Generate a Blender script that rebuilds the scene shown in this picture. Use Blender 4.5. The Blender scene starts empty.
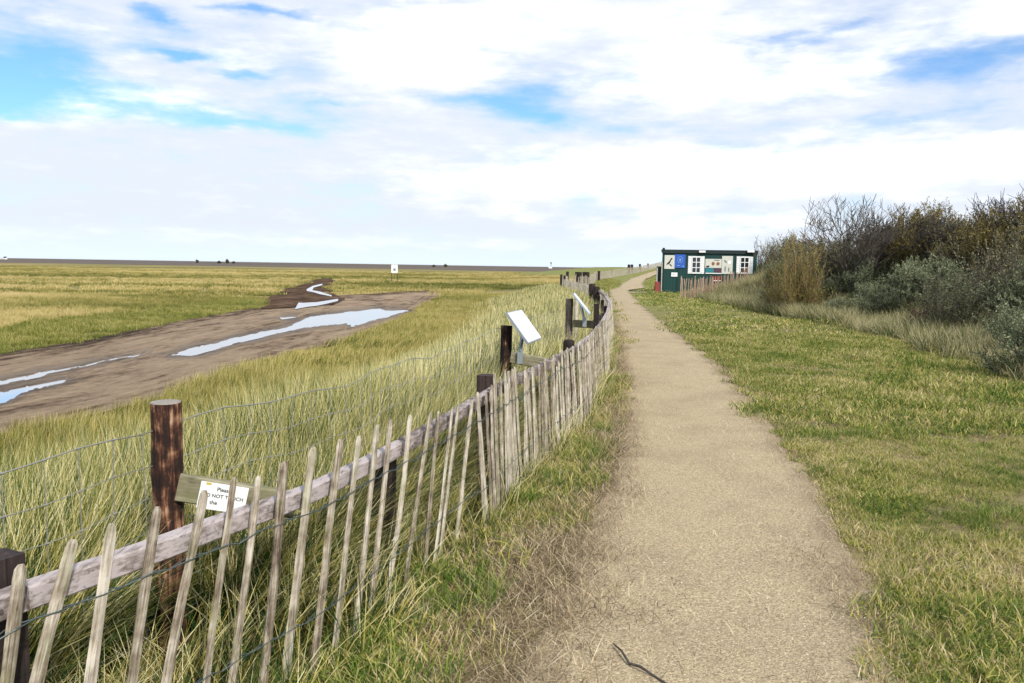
import bpy, math, random
import numpy as np
from mathutils import Vector, Matrix
random.seed(7); rng = np.random.default_rng(11)
S = bpy.context.scene; COL = S.collection
# ------------------------------------------------------------------ camera
F = 800.0; CX, CY = 512.0, 341.5; EYE = np.array([0, 0, 1.6])
PITCH = math.atan((341.5-265.6)/F); ROLL = math.radians(0.93)
fwd = np.array([0, math.cos(PITCH), -math.sin(PITCH)]); r0 = np.array([1.0, 0, 0]); u0 = np.cross(r0, fwd)
right = math.cos(ROLL)*r0+math.sin(ROLL)*u0; up = -math.sin(ROLL)*r0+math.cos(ROLL)*u0
def ray(px, py):
    d = fwd*F+right*(px-CX)+up*(CY-py); return d/np.linalg.norm(d)
def G(px, py, z=0.0):                       # ground point seen at a pixel
    d = ray(px, py); t = (z-EYE[2])/d[2]; return EYE+d*t
def PY(px, py, Y):                          # point at distance Y ahead
    d = ray(px, py); return EYE+d*(Y/d[1])
def hor(px): return 265.6+(px-512)*math.tan(ROLL)
cam = bpy.data.cameras.new('camera'); co = bpy.data.objects.new('camera', cam); COL.objects.link(co)
cam.sensor_width = 36; cam.lens = 36*F/1024; cam.clip_start = .05; cam.clip_end = 9000
M = Matrix([[right[i], up[i], -fwd[i], EYE[i]] for i in range(3)]+[[0, 0, 0, 1]]); co.matrix_world = M; S.camera = co
# ------------------------------------------------------------------ helpers
def vnoise(x, y, s=1.0, seed=0):
    x = np.asarray(x, float)/s+seed*17.3; y = np.asarray(y, float)/s+seed*5.7
    xi = np.floor(x); yi = np.floor(y); fx = x-xi; fy = y-yi
    fx = fx*fx*(3-2*fx); fy = fy*fy*(3-2*fy)
    def h(a, b):
        v = np.sin(a*127.1+b*311.7+seed*74.7)*43758.5453; return v-np.floor(v)
    return (h(xi, yi)*(1-fx)+h(xi+1, yi)*fx)*(1-fy)+(h(xi, yi+1)*(1-fx)+h(xi+1, yi+1)*fx)*fy
def fbm(x, y, s, seed=0): return .55*vnoise(x, y, s, seed)+.3*vnoise(x, y, s*.45, seed+1)+.15*vnoise(x, y, s*.2, seed+2)
def sstep(t): t = np.clip(t, 0, 1); return t*t*(3-2*t)
def mesh(name, V, Fc, mats, attrs=None, smooth=False):
    me = bpy.data.meshes.new(name); V = np.asarray(V, np.float32)
    if isinstance(Fc, np.ndarray):
        n, k = Fc.shape
        me.vertices.add(len(V)); me.vertices.foreach_set('co', V.ravel())
        me.loops.add(n*k); me.loops.foreach_set('vertex_index', Fc.astype(np.int32).ravel())
        me.polygons.add(n); me.polygons.foreach_set('loop_start', np.arange(0, n*k, k, dtype=np.int32))
        me.update(calc_edges=True)
    else: me.from_pydata([tuple(map(float, v)) for v in V], [], [tuple(map(int, f)) for f in Fc]); me.update()
    for m in (mats if isinstance(mats, (list, tuple)) else [mats]): me.materials.append(m)
    if attrs:
        for k, a in attrs.items():
            at = me.attributes.new(k, 'FLOAT', 'POINT'); at.data.foreach_set('value', np.asarray(a, np.float32))
    if smooth: me.polygons.foreach_set('use_smooth', np.ones(len(me.polygons), bool))
    return me
def link(name, me, parent=None, loc=(0, 0, 0), rot=(0, 0, 0)):
    o = bpy.data.objects.new(name, me); COL.objects.link(o); o.location = loc; o.rotation_euler = rot
    if parent is not None: o.parent = parent
    return o
def tag(o, label=None, cat=None, group=None, kind=None):
    for k, v in (('label', label), ('category', cat), ('group', group), ('kind', kind)):
        if v: o[k] = v
    return o
def thing(name, label, cat, loc=(0, 0, 0), group=None):
    return tag(link(name, None, None, loc), label, cat, group)
class MB:                                   # collects shapes of one mesh
    def __init__(s): s.v = []; s.f = []
    def add(s, V, Fc):
        b = len(s.v); s.v += [tuple(v) for v in V]; s.f += [tuple(b+i for i in f) for f in Fc]
    def box(s, c, d, R=None):
        V = [np.array([x*d[0]/2, y*d[1]/2, z*d[2]/2]) for x in (-1, 1) for y in (-1, 1) for z in (-1, 1)]
        if R is not None: V = [R@v for v in V]
        s.add([v+np.array(c) for v in V], [(0, 1, 3, 2), (4, 6, 7, 5), (0, 4, 5, 1), (2, 3, 7, 6), (0, 2, 6, 4), (1, 5, 7, 3)])
    def tube(s, P, r, n=6, cap=True, jit=0, sq=1.0):
        P = [np.array(p, float) for p in P]; k = len(P); r = [r]*k if np.isscalar(r) else list(r)
        ref = None; V = []
        for i in range(k):
            t = P[min(i+1, k-1)]-P[max(i-1, 0)]; t = t/(np.linalg.norm(t)+1e-9)
            if ref is None: ref = np.array([1.0, 0, 0]) if abs(t[0]) < .8 else np.array([0, 1.0, 0])
            a = ref-t*np.dot(ref, t); a /= np.linalg.norm(a)+1e-9; ref = a; b = np.cross(t, a)
            for j in range(n):
                q = 2*math.pi*j/n; rr = r[i]*(1+random.uniform(-jit, jit))
                V.append(P[i]+rr*(math.cos(q)*a+math.sin(q)*b*sq))
        Fc = [(i*n+j, i*n+(j+1) % n, (i+1)*n+(j+1) % n, (i+1)*n+j) for i in range(k-1) for j in range(n)]
        if cap: Fc += [tuple(range(n-1, -1, -1)), tuple((k-1)*n+j for j in range(n))]
        s.add(V, Fc)
    def build(s, name, m, parent=None, loc=(0, 0, 0), smooth=False, rot=(0, 0, 0), origin=None):
        V = np.array(s.v)
        if origin is not None: V = V-np.array(origin)
        return link(name, mesh(name, V, s.f, m, smooth=smooth), parent, loc, rot)
# ------------------------------------------------------------------ node helpers
class NT:
    def __init__(s, tree): s.t = tree
    def n(s, typ, ins=None, **kw):
        nd = s.t.nodes.new(typ)
        for k, v in kw.items(): setattr(nd, k, v)
        for k, v in (ins or {}).items():
            sk = nd.inputs[k]
            if isinstance(v, bpy.types.NodeSocket): s.t.links.new(v, sk)
            elif isinstance(v, bpy.types.Node): s.t.links.new(v.outputs[0], sk)
            else: sk.default_value = v
        return nd
    def m(s, op, a, b=0.0, c=0.0, clamp=False):
        return s.n('ShaderNodeMath', {0: a, 1: b, 2: c}, operation=op, use_clamp=clamp).outputs[0]
    def ramp(s, fac, stops, interp='LINEAR'):
        nd = s.n('ShaderNodeValToRGB', {0: fac}); cr = nd.color_ramp; cr.interpolation = interp
        while len(cr.elements) < len(stops): cr.elements.new(.5)
        for e, (p, c) in zip(cr.elements, stops): e.position = p; e.color = (*c, 1) if len(c) == 3 else c
        return nd.outputs[0]
    def mix(s, fac, a, b, blend='MIX'):
        nd = s.n('ShaderNodeMix', data_type='RGBA', blend_type=blend)
        for i, v in ((0, fac), (6, a), (7, b)):
            if isinstance(v, bpy.types.NodeSocket): s.t.links.new(v, nd.inputs[i])
            else: nd.inputs[i].default_value = (*v, 1) if isinstance(v, tuple) and len(v) == 3 else v
        return nd.outputs[2]
    def noise(s, vec, scale, detail=3, rough=.55, dist=0, col=False):
        nd = s.n('ShaderNodeTexNoise', {'Vector': vec, 'Scale': scale, 'Detail': detail, 'Roughness': rough, 'Distortion': dist})
        return nd.outputs[1 if col else 0]
    def mapv(s, vec, scale=(1, 1, 1), loc=(0, 0, 0)):
        return s.n('ShaderNodeMapping', {'Vector': vec, 'Scale': scale, 'Location': loc}).outputs[0]
def newmat(name):
    m = bpy.data.materials.new(name); m.use_nodes = True; m.node_tree.nodes.clear(); return m, NT(m.node_tree)
def finish(t, col, rough=.85, bump=None, bs=.3, bd=.01, spec=.3, metal=0.0, transl=None):
    ins = {'Base Color': col if not (isinstance(col, tuple) and len(col) == 3) else (*col, 1), 'Roughness': rough, 'Specular IOR Level': spec, 'Metallic': metal}
    if bump is not None: ins['Normal'] = t.n('ShaderNodeBump', {'Height': bump, 'Strength': bs, 'Distance': bd}).outputs[0]
    p = t.n('ShaderNodeBsdfPrincipled', ins).outputs[0]
    if transl:
        tr = t.n('ShaderNodeBsdfTranslucent', {'Color': col}).outputs[0]
        p = t.n('ShaderNodeMixShader', {0: transl, 1: p, 2: tr}).outputs[0]
    t.n('ShaderNodeOutputMaterial', {'Surface': p})
def plain(name, c, rough=.7, metal=0, spec=.4, var=.25, sc=8):
    m, t = newmat(name); o = t.n('ShaderNodeTexCoord').outputs['Object']
    nz = t.noise(o, sc, 4); c2 = tuple(x*(1-var) for x in c)
    finish(t, t.mix(nz, (*c2, 1), (*c, 1)), rough, nz, .15, .003, spec, metal); return m
# weathered woods : streaks along local z
def wood(name, stops, patch=None, sc=(70, 70, 5), bs=.6, axis='z', green=0.0):
    m, t = newmat(name); tc = t.n('ShaderNodeTexCoord').outputs['Object']
    rd = t.n('ShaderNodeObjectInfo').outputs['Random']
    off = t.n('ShaderNodeCombineXYZ', {0: t.m('MULTIPLY', rd, 31.0), 1: t.m('MULTIPLY', rd, 17.0), 2: t.m('MULTIPLY', rd, 9.0)})
    v = t.n('ShaderNodeVectorMath', {0: tc, 1: off.outputs[0]}, operation='ADD').outputs[0]
    s1 = t.noise(t.mapv(v, sc), 1.0, 5, .65, .4); s2 = t.noise(v, 14.0, 4, .6)
    f = t.m('ADD', t.m('MULTIPLY', s1, .65), t.m('MULTIPLY', s2, .45)); f = t.m('ADD', f, t.m('MULTIPLY', t.m('SUBTRACT', rd, .5), .16))
    c = t.ramp(f, stops)
    if green:
        g = t.ramp(t.noise(v, 6.0, 4, .7), [(.5, (0, 0, 0)), (.68, (1, 1, 1))])
        c = t.mix(t.m('MULTIPLY', g, green), c, (.16, .19, .06, 1))
    crack = t.ramp(t.noise(t.mapv(v, (sc[0]*1.6, sc[1]*1.6, sc[2]*.5)), 1.0, 3), [(.30, (0, 0, 0)), (.40, (1, 1, 1))])
    c = t.mix(1.0, c, t.mix(.0, crack, crack) if False else t.mix(.55, (1, 1, 1, 1), crack), 'MULTIPLY')
    finish(t, c, .85, f, bs, .006); return m
M_picket = wood('weathered chestnut', [(.36, (.065, .050, .036)), (.45, (.19, .15, .11)), (.54, (.33, .285, .22)), (.68, (.58, .53, .45))], green=.35, sc=(110, 110, 7), bs=.8)
M_picket2 = wood('reddish chestnut', [(.30, (.10, .06, .045)), (.5, (.26, .17, .12)), (.72, (.42, .33, .25))])
M_post = wood('creosoted post', [(.44, (.008, .006, .005)), (.52, (.028, .012, .008)), (.57, (.09, .036, .020)), (.63, (.26, .14, .08)), (.71, (.50, .37, .27))], sc=(38, 38, 3.4))
M_postdark = wood('dark post', [(.35, (.010, .008, .008)), (.6, (.035, .024, .022)), (.8, (.09, .06, .05))])
M_endgrain = plain('sawn end grain', (.36, .32, .27), var=.6, sc=60)
M_rail = wood('weathered rail', [(.36, (.07, .052, .046)), (.5, (.20, .165, .15)), (.64, (.42, .37, .37))], sc=(45, 4, 70))
M_board = wood('treated board', [(.3, (.10, .095, .05)), (.52, (.21, .19, .12)), (.75, (.40, .37, .28))], sc=(4, 60, 60), green=.3)
M_wire = plain('tie wire', (.10, .13, .13), .5, .6)
M_net = plain('galvanised net wire', (.33, .33, .29), .45, .5)
M_galv = plain('galvanised steel', (.40, .46, .50), .4, .6)
M_white = plain('white panel', (.82, .83, .84), .5, var=.08)
M_panel = plain('glossy clear panel', (.80, .81, .82), .10, spec=1.0, var=.05)
M_black = plain('black ink', (.02, .02, .02), .7)
M_bolt = plain('bolt', (.55, .55, .5), .35, .9)

# blade / leaf materials use the attributes rnd (per blade) and t (height on the blade)
def zone(t):                                # broad patches of the marsh, by world position
    g = t.n('ShaderNodeNewGeometry').outputs['Position']
    a = t.noise(t.mapv(g, (.05, .09, 0)), 1.0, 4, .6, .5); b = t.noise(t.mapv(g, (1.1, 1.1, 0)), 1.0, 5, .7)
    return g, a, b
def blade(name, stops, wz=.5, wt=.3, obj=.25, transl=.3, wb=.35, bias=0.0, fine=1.0, spec=.25, zs=None):
    m, t = newmat(name); g, a, b = zone(t)
    if zs == 'dune': gz = t.m('DIVIDE', t.m('SUBTRACT', -.35, t.n('ShaderNodeSeparateXYZ', {0: g}).outputs[2]), .55, clamp=True); zs = None; low_ = gz
    else: low_ = None
    if zs: a = t.noise(t.mapv(g, zs), 1.0, 5, .6, .8)
    r = t.n('ShaderNodeAttribute', attribute_name='rnd').outputs['Fac']; h = t.n('ShaderNodeAttribute', attribute_name='t').outputs['Fac']
    ob = t.n('ShaderNodeObjectInfo').outputs['Random']
    f = t.m('MULTIPLY', r, fine)
    for x, w in ((a, wz), (b, wb), (ob, obj), (h, wt)): f = t.m('ADD', f, t.m('MULTIPLY', t.m('SUBTRACT', x, .5), w))
    f = t.m('ADD', f, .5-.5*fine+bias)
    cc = t.ramp(f, stops)
    if low_ is not None: cc = t.mix(t.m('MULTIPLY', low_, .8), cc, t.ramp(f, [(.0, (.05, .085, .012)), (.35, (.17, .20, .025)), (.6, (.36, .32, .05)), (.85, (.60, .46, .13)), (1, (.62, .50, .2))]))
    finish(t, cc, .6, None, spec=spec, transl=transl); return m
M_marram = blade('marram leaf', [(.0, (.022, .060, .016)), (.28, (.065, .130, .030)), (.46, (.15, .19, .040)), (.60, (.38, .33, .065)), (.78, (.62, .53, .17)), (1, (.82, .74, .42))], wz=1.3, wt=.55, wb=.6, bias=-.01, fine=1.4, zs='dune')
M_marsh = blade('salt marsh grass', [(.0, (.10, .115, .030)), (.3, (.15, .165, .035)), (.5, (.27, .25, .06)), (.72, (.50, .41, .14)), (1, (.62, .50, .24))], wz=3.0, wt=.3, bias=.08, fine=.7, zs=(.018, .055, 0))
M_lawn = blade('short turf', [(.0, (.045, .10, .012)), (.28, (.13, .20, .028)), (.50, (.32, .335, .065)), (.68, (.52, .46, .13)), (.84, (.56, .43, .21)), (1, (.66, .55, .33))], wz=1.3, wt=.35, wb=1.2, bias=-.05, zs=(.7, .7, 0))
M_straw = blade('dead straw', [(0, (.05, .032, .02)), (.3, (.16, .11, .065)), (.65, (.38, .29, .165)), (1, (.74, .63, .43))], wz=.1, transl=.1)
M_buck = blade('buckthorn leaf', [(0, (.028, .050, .022)), (.35, (.090, .125, .060)), (.7, (.21, .245, .135)), (1, (.42, .43, .26))], wz=.4, wt=.4, wb=.5, transl=.28)
M_dark = blade('dark thorn leaf', [(0, (.03, .036, .02)), (.4, (.085, .09, .045)), (.8, (.17, .165, .085)), (1, (.30, .26, .15))], wz=.2, wb=.2, transl=.12)
M_olive = blade('olive leaf', [(0, (.05, .045, .016)), (.4, (.13, .105, .030)), (.8, (.25, .20, .055)), (1, (.36, .28, .09))], wz=.3, wb=.3, transl=.2)
M_russet = blade('russet leaf', [(0, (.035, .02, .015)), (.5, (.10, .055, .03)), (1, (.22, .15, .08))], wz=.2, transl=.15)
M_gold = blade('golden willow leaf', [(0, (.06, .08, .02)), (.4, (.16, .17, .035)), (.75, (.28, .24, .06)), (1, (.40, .30, .12))], wz=.2, transl=.25)
M_bark = wood('grey bark', [(.3, (.03, .026, .022)), (.6, (.09, .078, .066)), (.8, (.17, .15, .13))])
M_barkp = wood('purple brown bark', [(.3, (.020, .016, .024)), (.6, (.055, .042, .06)), (.8, (.10, .08, .10))])
M_stalk = wood('tan stalk', [(.3, (.12, .08, .035)), (.6, (.30, .215, .11)), (.8, (.44, .36, .21))])

# ------------------------------------------------------------------ layout of the ground
# rail/fence line (x as a function of y)
FX = np.array([(-1.75, .9), (-1.48, 1.5), (-1.25, 2.03), (-1.16, 2.2), (-1.055, 2.39), (-.965, 2.59), (-.77, 2.95), (-.70, 3.15), (-.48, 3.88), (-.27, 4.6), (-.06, 5.37),
    (.24, 6.4), (.45, 7.2), (.68, 8.05), (1.02, 9.7), (1.40, 12.0), (1.80, 14.7), (2.35, 19), (2.8, 24), (3.25, 31), (3.3, 38), (3.05, 49.5)])
FAR = [(3.05, 49.5), (3.6, 50.2), (4.3, 51), (5.1, 53), (9.3, 90), (14, 110), (20.5, 130), (30, 160), (42, 190)]
_fy = np.concatenate([[-60], FX[:, 1], [53, 90, 110, 130, 160, 190, 300, 5000]]); _fx = np.concatenate([[-1.9], FX[:, 0], [5.1, 9.3, 14, 20.5, 30, 42, 60, 600]])
def fence_x(y): return np.interp(y, _fy, _fx)
BX = np.array([(-5, 7.6), (8, 7.7), (13, 8.2), (16.5, 8.9), (23.7, 9.9), (30, 9.7), (45.5, 9.9), (48, 17), (60, 18), (90, 25), (160, 60), (5000, 900)])
def bank_x(y): return np.interp(y, BX[:, 0], BX[:, 1])
def H(x, y):
    x = np.asarray(x, float); y = np.asarray(y, float)
    xf = fence_x(y)
    z = sstep((y-85)/80)*1.25
    s = sstep((xf-.5-x)/5.5); z = z*(1-s)-1.2*s
    z = z+2.3*sstep((x-bank_x(y))/9.0)*(y < 400)
    z = z+2.9*np.exp(-((x-30)/24)**2-((y-225)/55)**2)
    z = z+(fbm(x, y, 3.0, 5)-.5)*.10*sstep((np.abs(x-xf-1.2)-1.2)/2)*(y < 200)
    return z
def Hs(x, y): return float(H(x, y))
# path edges, pixel -> world
def interp_edges():
    L = [(500, 760), (528, 683), (545, 640), (568, 590), (592, 540), (608, 490), (623, 440), (625, 400), (622, 370), (619.5, 350), (616.5, 330), (613.5, 312), (611, 300), (609, 291)]
    R = [(925, 760), (890, 683), (878, 640), (874, 590), (850, 540), (816, 490), (782, 440), (750, 400), (722, 370), (699, 350), (671, 330), (648, 312), (636, 300), (628, 291)]
    l = [G(a, b)[:2] for a, b in L]; r = [G(a, b)[:2] for a, b in R]
    l = [np.array([-.2, -3.0]), np.array([.0, .5])]+l; r = [np.array([1.35, -3.0]), np.array([1.35, .5])]+r
    for (c, y, w) in ((9.2, 62, 1.0), (11.6, 78, .95), (15.6, 100, .95), (19.3, 115, .95), (25, 135, 1.1), (33, 158, 1.2), (43, 185, 1.2)):
        l.append(np.array([c-w, y])); r.append(np.array([c+w, y]))
    return np.array(l), np.array(r)
PL, PR = interp_edges()
def path_l(y): return np.interp(y, PL[:, 1], PL[:, 0])
def path_r(y): return np.interp(y, PR[:, 1], PR[:, 0])
# mud track outline on the marsh
ZM = -1.2
LOW = [(-500, 640), (-200, 505), (0, 437), (97, 416), (158, 400), (187, 388), (234, 374), (280, 359), (353, 339), (403, 318), (426, 303.5), (447, 294), (500, 289)]
UPP = [(-500, 430), (-200, 385), (0, 356), (88, 342), (123, 334), (176, 323.5), (223, 315), (264, 308), (300, 303), (333, 297), (377, 294.5), (432, 291), (447, 289), (500, 286.5)]
lowy = lambda p: np.interp(p, [a for a, b in LOW], [b for a, b in LOW]); uppy = lambda p: np.interp(p, [a for a, b in UPP], [b for a, b in UPP])
CH = [(262, 309), (264, 299), (285, 289), (303, 284), (318, 279), (330, 277.8), (336, 281), (331, 287), (334, 294), (345, 299), (333, 304)]   # side creek outline
def to_px(x, y, z):
    d = np.stack([x, y, z-1.6], -1); f = d@fwd; return CX+F*(d@right)/f, CY-F*(d@up)/f
def poly_in(px, py, P):
    ins = np.zeros(px.shape, bool); n = len(P)
    for i in range(n):
        (x1, y1), (x2, y2) = P[i], P[(i+1) % n]
        c = ((y1 > py) != (y2 > py)) & (px < (x2-x1)*(py-y1)/(y2-y1+1e-12)+x1); ins ^= c
    return ins
def in_mud(x, y, pad=0):
    px, py = to_px(x, y, np.full_like(x, ZM)); ok = (y > 1) & (py > 270)
    return ok & (((py < lowy(px)-pad) & (py > uppy(px)+pad) & (px < 442)) | poly_in(px, py, CH))
# ------------------------------------------------------------------ ground
m, t = newmat('ground soil and turf')
g, a, b = zone(t); xyz = t.n('ShaderNodeSeparateXYZ', {0: g}); X, Y = xyz.outputs[0], xyz.outputs[1]
wet = t.n('ShaderNodeAttribute', attribute_name='low').outputs['Fac']     # 1 on the marsh, 0 on the dune
fn = t.noise(g, 6.0, 6, .7); fn2 = t.noise(g, 45.0, 4, .7)
thatch = t.ramp(t.m('ADD', t.m('MULTIPLY', fn, .6), t.m('MULTIPLY', fn2, .5)), [(.35, (.075, .055, .035)), (.52, (.16, .125, .065)), (.66, (.24, .21, .09)), (.8, (.34, .28, .16))])
farturf = t.ramp(t.m('ADD', fn, t.m('MULTIPLY', t.m('SUBTRACT', b, .5), .9)), [(.25, (.10, .13, .035)), (.5, (.19, .20, .06)), (.75, (.30, .26, .12))])
dist = t.m('DIVIDE', t.m('SUBTRACT', Y, 14.0), 25.0, clamp=True)
dune = t.mix(dist, thatch, farturf)
a2 = t.noise(t.mapv(g, (.012, .022, 0), (3, 1, 0)), 1.0, 5, .65, .6); a3 = t.noise(t.mapv(g, (.2, .5, 0)), 1.0, 4, .7)
mf = t.m('ADD', t.m('MULTIPLY', a, .5), t.m('ADD', t.m('MULTIPLY', a2, .75), t.m('MULTIPLY', a3, .28)))
marsh = t.ramp(mf, [(.55, (.10, .085, .035)), (.68, (.16, .14, .05)), (.78, (.22, .19, .07)), (.92, (.36, .27, .12))])
flat = t.ramp(t.noise(t.mapv(g, (.002, .012, 0)), 1.0, 4), [(.35, (.085, .070, .062)), (.6, (.14, .115, .095)), (.8, (.10, .10, .095))])
yy = t.m('ADD', Y, t.m('MULTIPLY', t.m('SUBTRACT', t.noise(t.mapv(g, (.006, .004, 0)), 1.0, 5), .5), 320.0))
marsh = t.mix(t.m('DIVIDE', t.m('SUBTRACT', yy, 400.0), 40.0, clamp=True), marsh, flat)
col = t.mix(wet, dune, marsh)
finish(t, col, .95, t.m('ADD', fn, t.m('MULTIPLY', fn2, .5)), .6, .03, spec=.1); M_ground = m

ys = np.concatenate([np.arange(-6, 14, .13)]); y = ys[-1]; st = .13
ex = []
while y < 6500: st *= 1.02; y += st; ex.append(y)
ys = np.concatenate([ys, ex]); xs = np.arange(-3, 9, .13); l = []; x = -3; st = .13
while x > -5000: st *= 1.045; x -= st; l.append(x)
r = []; x = xs[-1]; st = .13
while x < 5000: st *= 1.045; x += st; r.append(x)
xs = np.concatenate([l[::-1], xs, r]); XX, YY = np.meshgrid(xs, ys); ZZ = H(XX, YY)
nx, ny = len(xs), len(ys)
low = sstep((-.25-ZZ)/.5)
mud = in_mud(XX.ravel(), YY.ravel()).reshape(XX.shape)
ii = np.arange(ny-1)[:, None]*nx+np.arange(nx-1)[None]; Q = np.stack([ii, ii+1, ii+nx+1, ii+nx], -1).reshape(-1, 4)
ground = link('ground', mesh('ground', np.stack([XX, YY, ZZ], -1).reshape(-1, 3), Q, M_ground, {'low': low.ravel()}, True)); tag(ground, kind='structure')
# sea
m, t = newmat('sea'); g = t.n('ShaderNodeNewGeometry').outputs['Position']
finish(t, t.ramp(t.noise(t.mapv(g, (.0005, .004, 0)), 1.0, 3), [(.4, (.32, .36, .36)), (.6, (.45, .48, .48))]), .35, spec=.4); M_sea = m
sea = link('sea', mesh('sea', [(-5000, 2600, -1.0), (5000, 2900, -1.0), (5000, 6500, -1.0), (-5000, 6500, -1.0)], [(0, 1, 2, 3)], m)); tag(sea, kind='structure')
# path
m, t = newmat('sandy gravel path'); g = t.n('ShaderNodeNewGeometry').outputs['Position']
n1 = t.noise(g, 1.3, 5, .6); n2 = t.noise(g, 85.0, 5, .8); vo = t.n('ShaderNodeTexVoronoi', {'Vector': g, 'Scale': 110.0, 'Randomness': 1.0})
stone = t.ramp(vo.outputs['Color'], [(.0, (.35, .31, .27)), (.35, (.85, .83, .8)), (.6, (1.05, 1.04, 1.0)), (.8, (1.35, 1.32, 1.25)), (1, (2.0, 1.9, 1.7))])
c = t.ramp(n2, [(.27, (.15, .115, .075)), (.42, (.32, .255, .165)), (.57, (.46, .38, .255)), (.75, (.68, .60, .44))])
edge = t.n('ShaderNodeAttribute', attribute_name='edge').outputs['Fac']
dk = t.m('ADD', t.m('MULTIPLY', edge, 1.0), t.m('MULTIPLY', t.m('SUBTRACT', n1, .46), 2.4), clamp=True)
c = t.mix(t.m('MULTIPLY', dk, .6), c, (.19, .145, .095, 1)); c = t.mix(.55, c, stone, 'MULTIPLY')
hh = t.m('ADD', t.m('MULTIPLY', n2, .6), t.m('ADD', t.m('MULTIPLY', vo.outputs['Distance'], -.5), t.m('MULTIPLY', n1, 2.0)))
finish(t, c, .95, hh, .8, .010, spec=.1); M_path = m
py_ = np.concatenate([np.arange(-3, 16, .05), np.geomspace(16, 185, 420)]); nu = 41; u = np.linspace(0, 1, nu)
jl = (fbm(py_*0, py_, .5, 21)-.5)*.28+(vnoise(py_*0, py_, .09, 23)-.5)*.07; jr = (fbm(py_*0+3, py_, .45, 22)-.5)*.26+(vnoise(py_*0, py_, .08, 24)-.5)*.07
La, Ra = path_l(py_)-.02+jl, path_r(py_)+jr
PX = La[:, None]+(Ra-La)[:, None]*u[None]; PYY = np.repeat(py_[:, None], nu, 1)
PZ = H(PX, PYY)+.006+.0010*np.maximum(PYY, 0)+(fbm(PX, PYY, .4, 30)-.5)*.012*(PYY < 30)
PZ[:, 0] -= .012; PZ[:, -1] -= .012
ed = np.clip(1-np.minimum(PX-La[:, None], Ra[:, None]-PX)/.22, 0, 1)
ii = np.arange(len(py_)-1)[:, None]*nu+np.arange(nu-1)[None]; Q = np.stack([ii, ii+1, ii+nu+1, ii+nu], -1).reshape(-1, 4)
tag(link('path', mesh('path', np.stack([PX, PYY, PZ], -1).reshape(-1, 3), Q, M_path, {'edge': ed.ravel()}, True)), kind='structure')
# branch path to the hut door
P0 = [(7.2, 50.2), (7.9, 51.2), (8.9, 51.6), (10.2, 51.8)]; W = .9
V = []; n = 30
for i in range(n):
    q = i/(n-1)*3; k = min(int(q), 2); f_ = q-k; c = np.array(P0[k])*(1-f_)+np.array(P0[k+1])*f_
    for s_ in np.linspace(-W, W, 7): V.append((c[0], c[1]+s_*(1+random.uniform(-.08, .08)), Hs(c[0], c[1])+.05))
tag(link('side_path', mesh('side_path', V, [(i*7+j, (i+1)*7+j, (i+1)*7+j+1, i*7+j+1) for i in range(n-1) for j in range(6)], M_path)), kind='structure')
# ------------------------------------------------------------------ mud track
m, t = newmat('churned mud track'); g = t.n('ShaderNodeNewGeometry').outputs['Position']
vv = t.n('ShaderNodeAttribute', attribute_name='v').outputs['Fac']; hz = t.n('ShaderNodeAttribute', attribute_name='h').outputs['Fac']
rut = t.noise(t.n('ShaderNodeCombineXYZ', {0: t.m('MULTIPLY', vv, 26.0), 1: t.m('MULTIPLY', t.n('ShaderNodeSeparateXYZ', {0: g}).outputs[1], .45), 2: 0.0}).outputs[0], 1.0, 4, .6)
n2 = t.noise(t.mapv(g, (4.5, 2.6, 1)), 1.0, 6, .75)
big = t.noise(t.mapv(g, (.35, .12, 1)), 1.0, 4, .6)
f = t.m('ADD', t.m('MULTIPLY', rut, .55), t.m('ADD', t.m('MULTIPLY', n2, .4), t.m('MULTIPLY', hz, .12)))
f = t.m('ADD', f, t.m('MULTIPLY', t.m('SUBTRACT', big, .5), .45)); f = t.m('SUBTRACT', f, t.m('MULTIPLY', t.m('SUBTRACT', vv, .80, clamp=True), .8))
c = t.ramp(f, [(.36, (.060, .040, .028)), (.44, (.21, .145, .095)), (.53, (.38, .28, .19)), (.73, (.52, .40, .28))])
wt_ = t.n('ShaderNodeAttribute', attribute_name='wet').outputs['Fac']; c = t.mix(t.m('MULTIPLY', wt_, .6), c, (.055, .038, .027, 1))
finish(t, c, t.m('SUBTRACT', .9, t.m('MULTIPLY', wt_, .55)), t.m('ADD', t.m('MULTIPLY', n2, 1.3), t.m('MULTIPLY', rut, 1.6)), 1.0, .26, spec=.08); M_mud = m
def mudz(x, y, v):
    return .012+.045*fbm(x*1.0, y*.5, .9, 41)+.03*(.5+.5*np.sin(v*46+vnoise(x, y, 6, 44)*3))*vnoise(x, y*.3, 1.1, 43)
PUD = [[(-260, 468), (-120, 428), (0, 391), (41, 382), (83, 376.3), (44, 386.5), (18, 393), (0, 402), (-120, 440)],
    [(-150, 415), (0, 380), (35, 372), (67, 366.5), (97, 360.8), (140, 353.5), (155, 351.5), (140, 355.5), (117, 358.8), (95, 363.5), (70, 368.5), (41, 376.5), (0, 385.5), (-150, 421)],
    [(164, 357), (182, 350), (228, 339.8), (250, 335.2), (270, 330.5), (283, 328), (294, 323.5), (305, 318), (333, 313.5), (366, 309.3), (379, 308.5), (386, 310.3), (407, 309.3), (391, 317), (366, 322), (346, 326.8), (345, 323), (316, 325.6), (296, 329), (275, 334.3), (250, 340), (199, 354)],
    [(277, 316.8), (295, 316.6), (295, 318.6), (279, 318.9)],
    [(298, 303), (316, 302.2), (338, 298.8), (338, 301), (321, 305), (303, 307.5), (295, 309.6)],
    [(306, 289), (313, 285.8), (322, 283.8), (323, 285.2), (314, 287.6), (313, 290), (322, 291.8), (332, 295), (331, 296.4), (320, 294), (307, 290.8)]]
pxs = np.concatenate([np.linspace(-500, 0, 120), np.linspace(1, 444, 400)]); nv = 90; vs = np.linspace(0, 1, nv)
V = []; A = []; Hh = []
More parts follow.
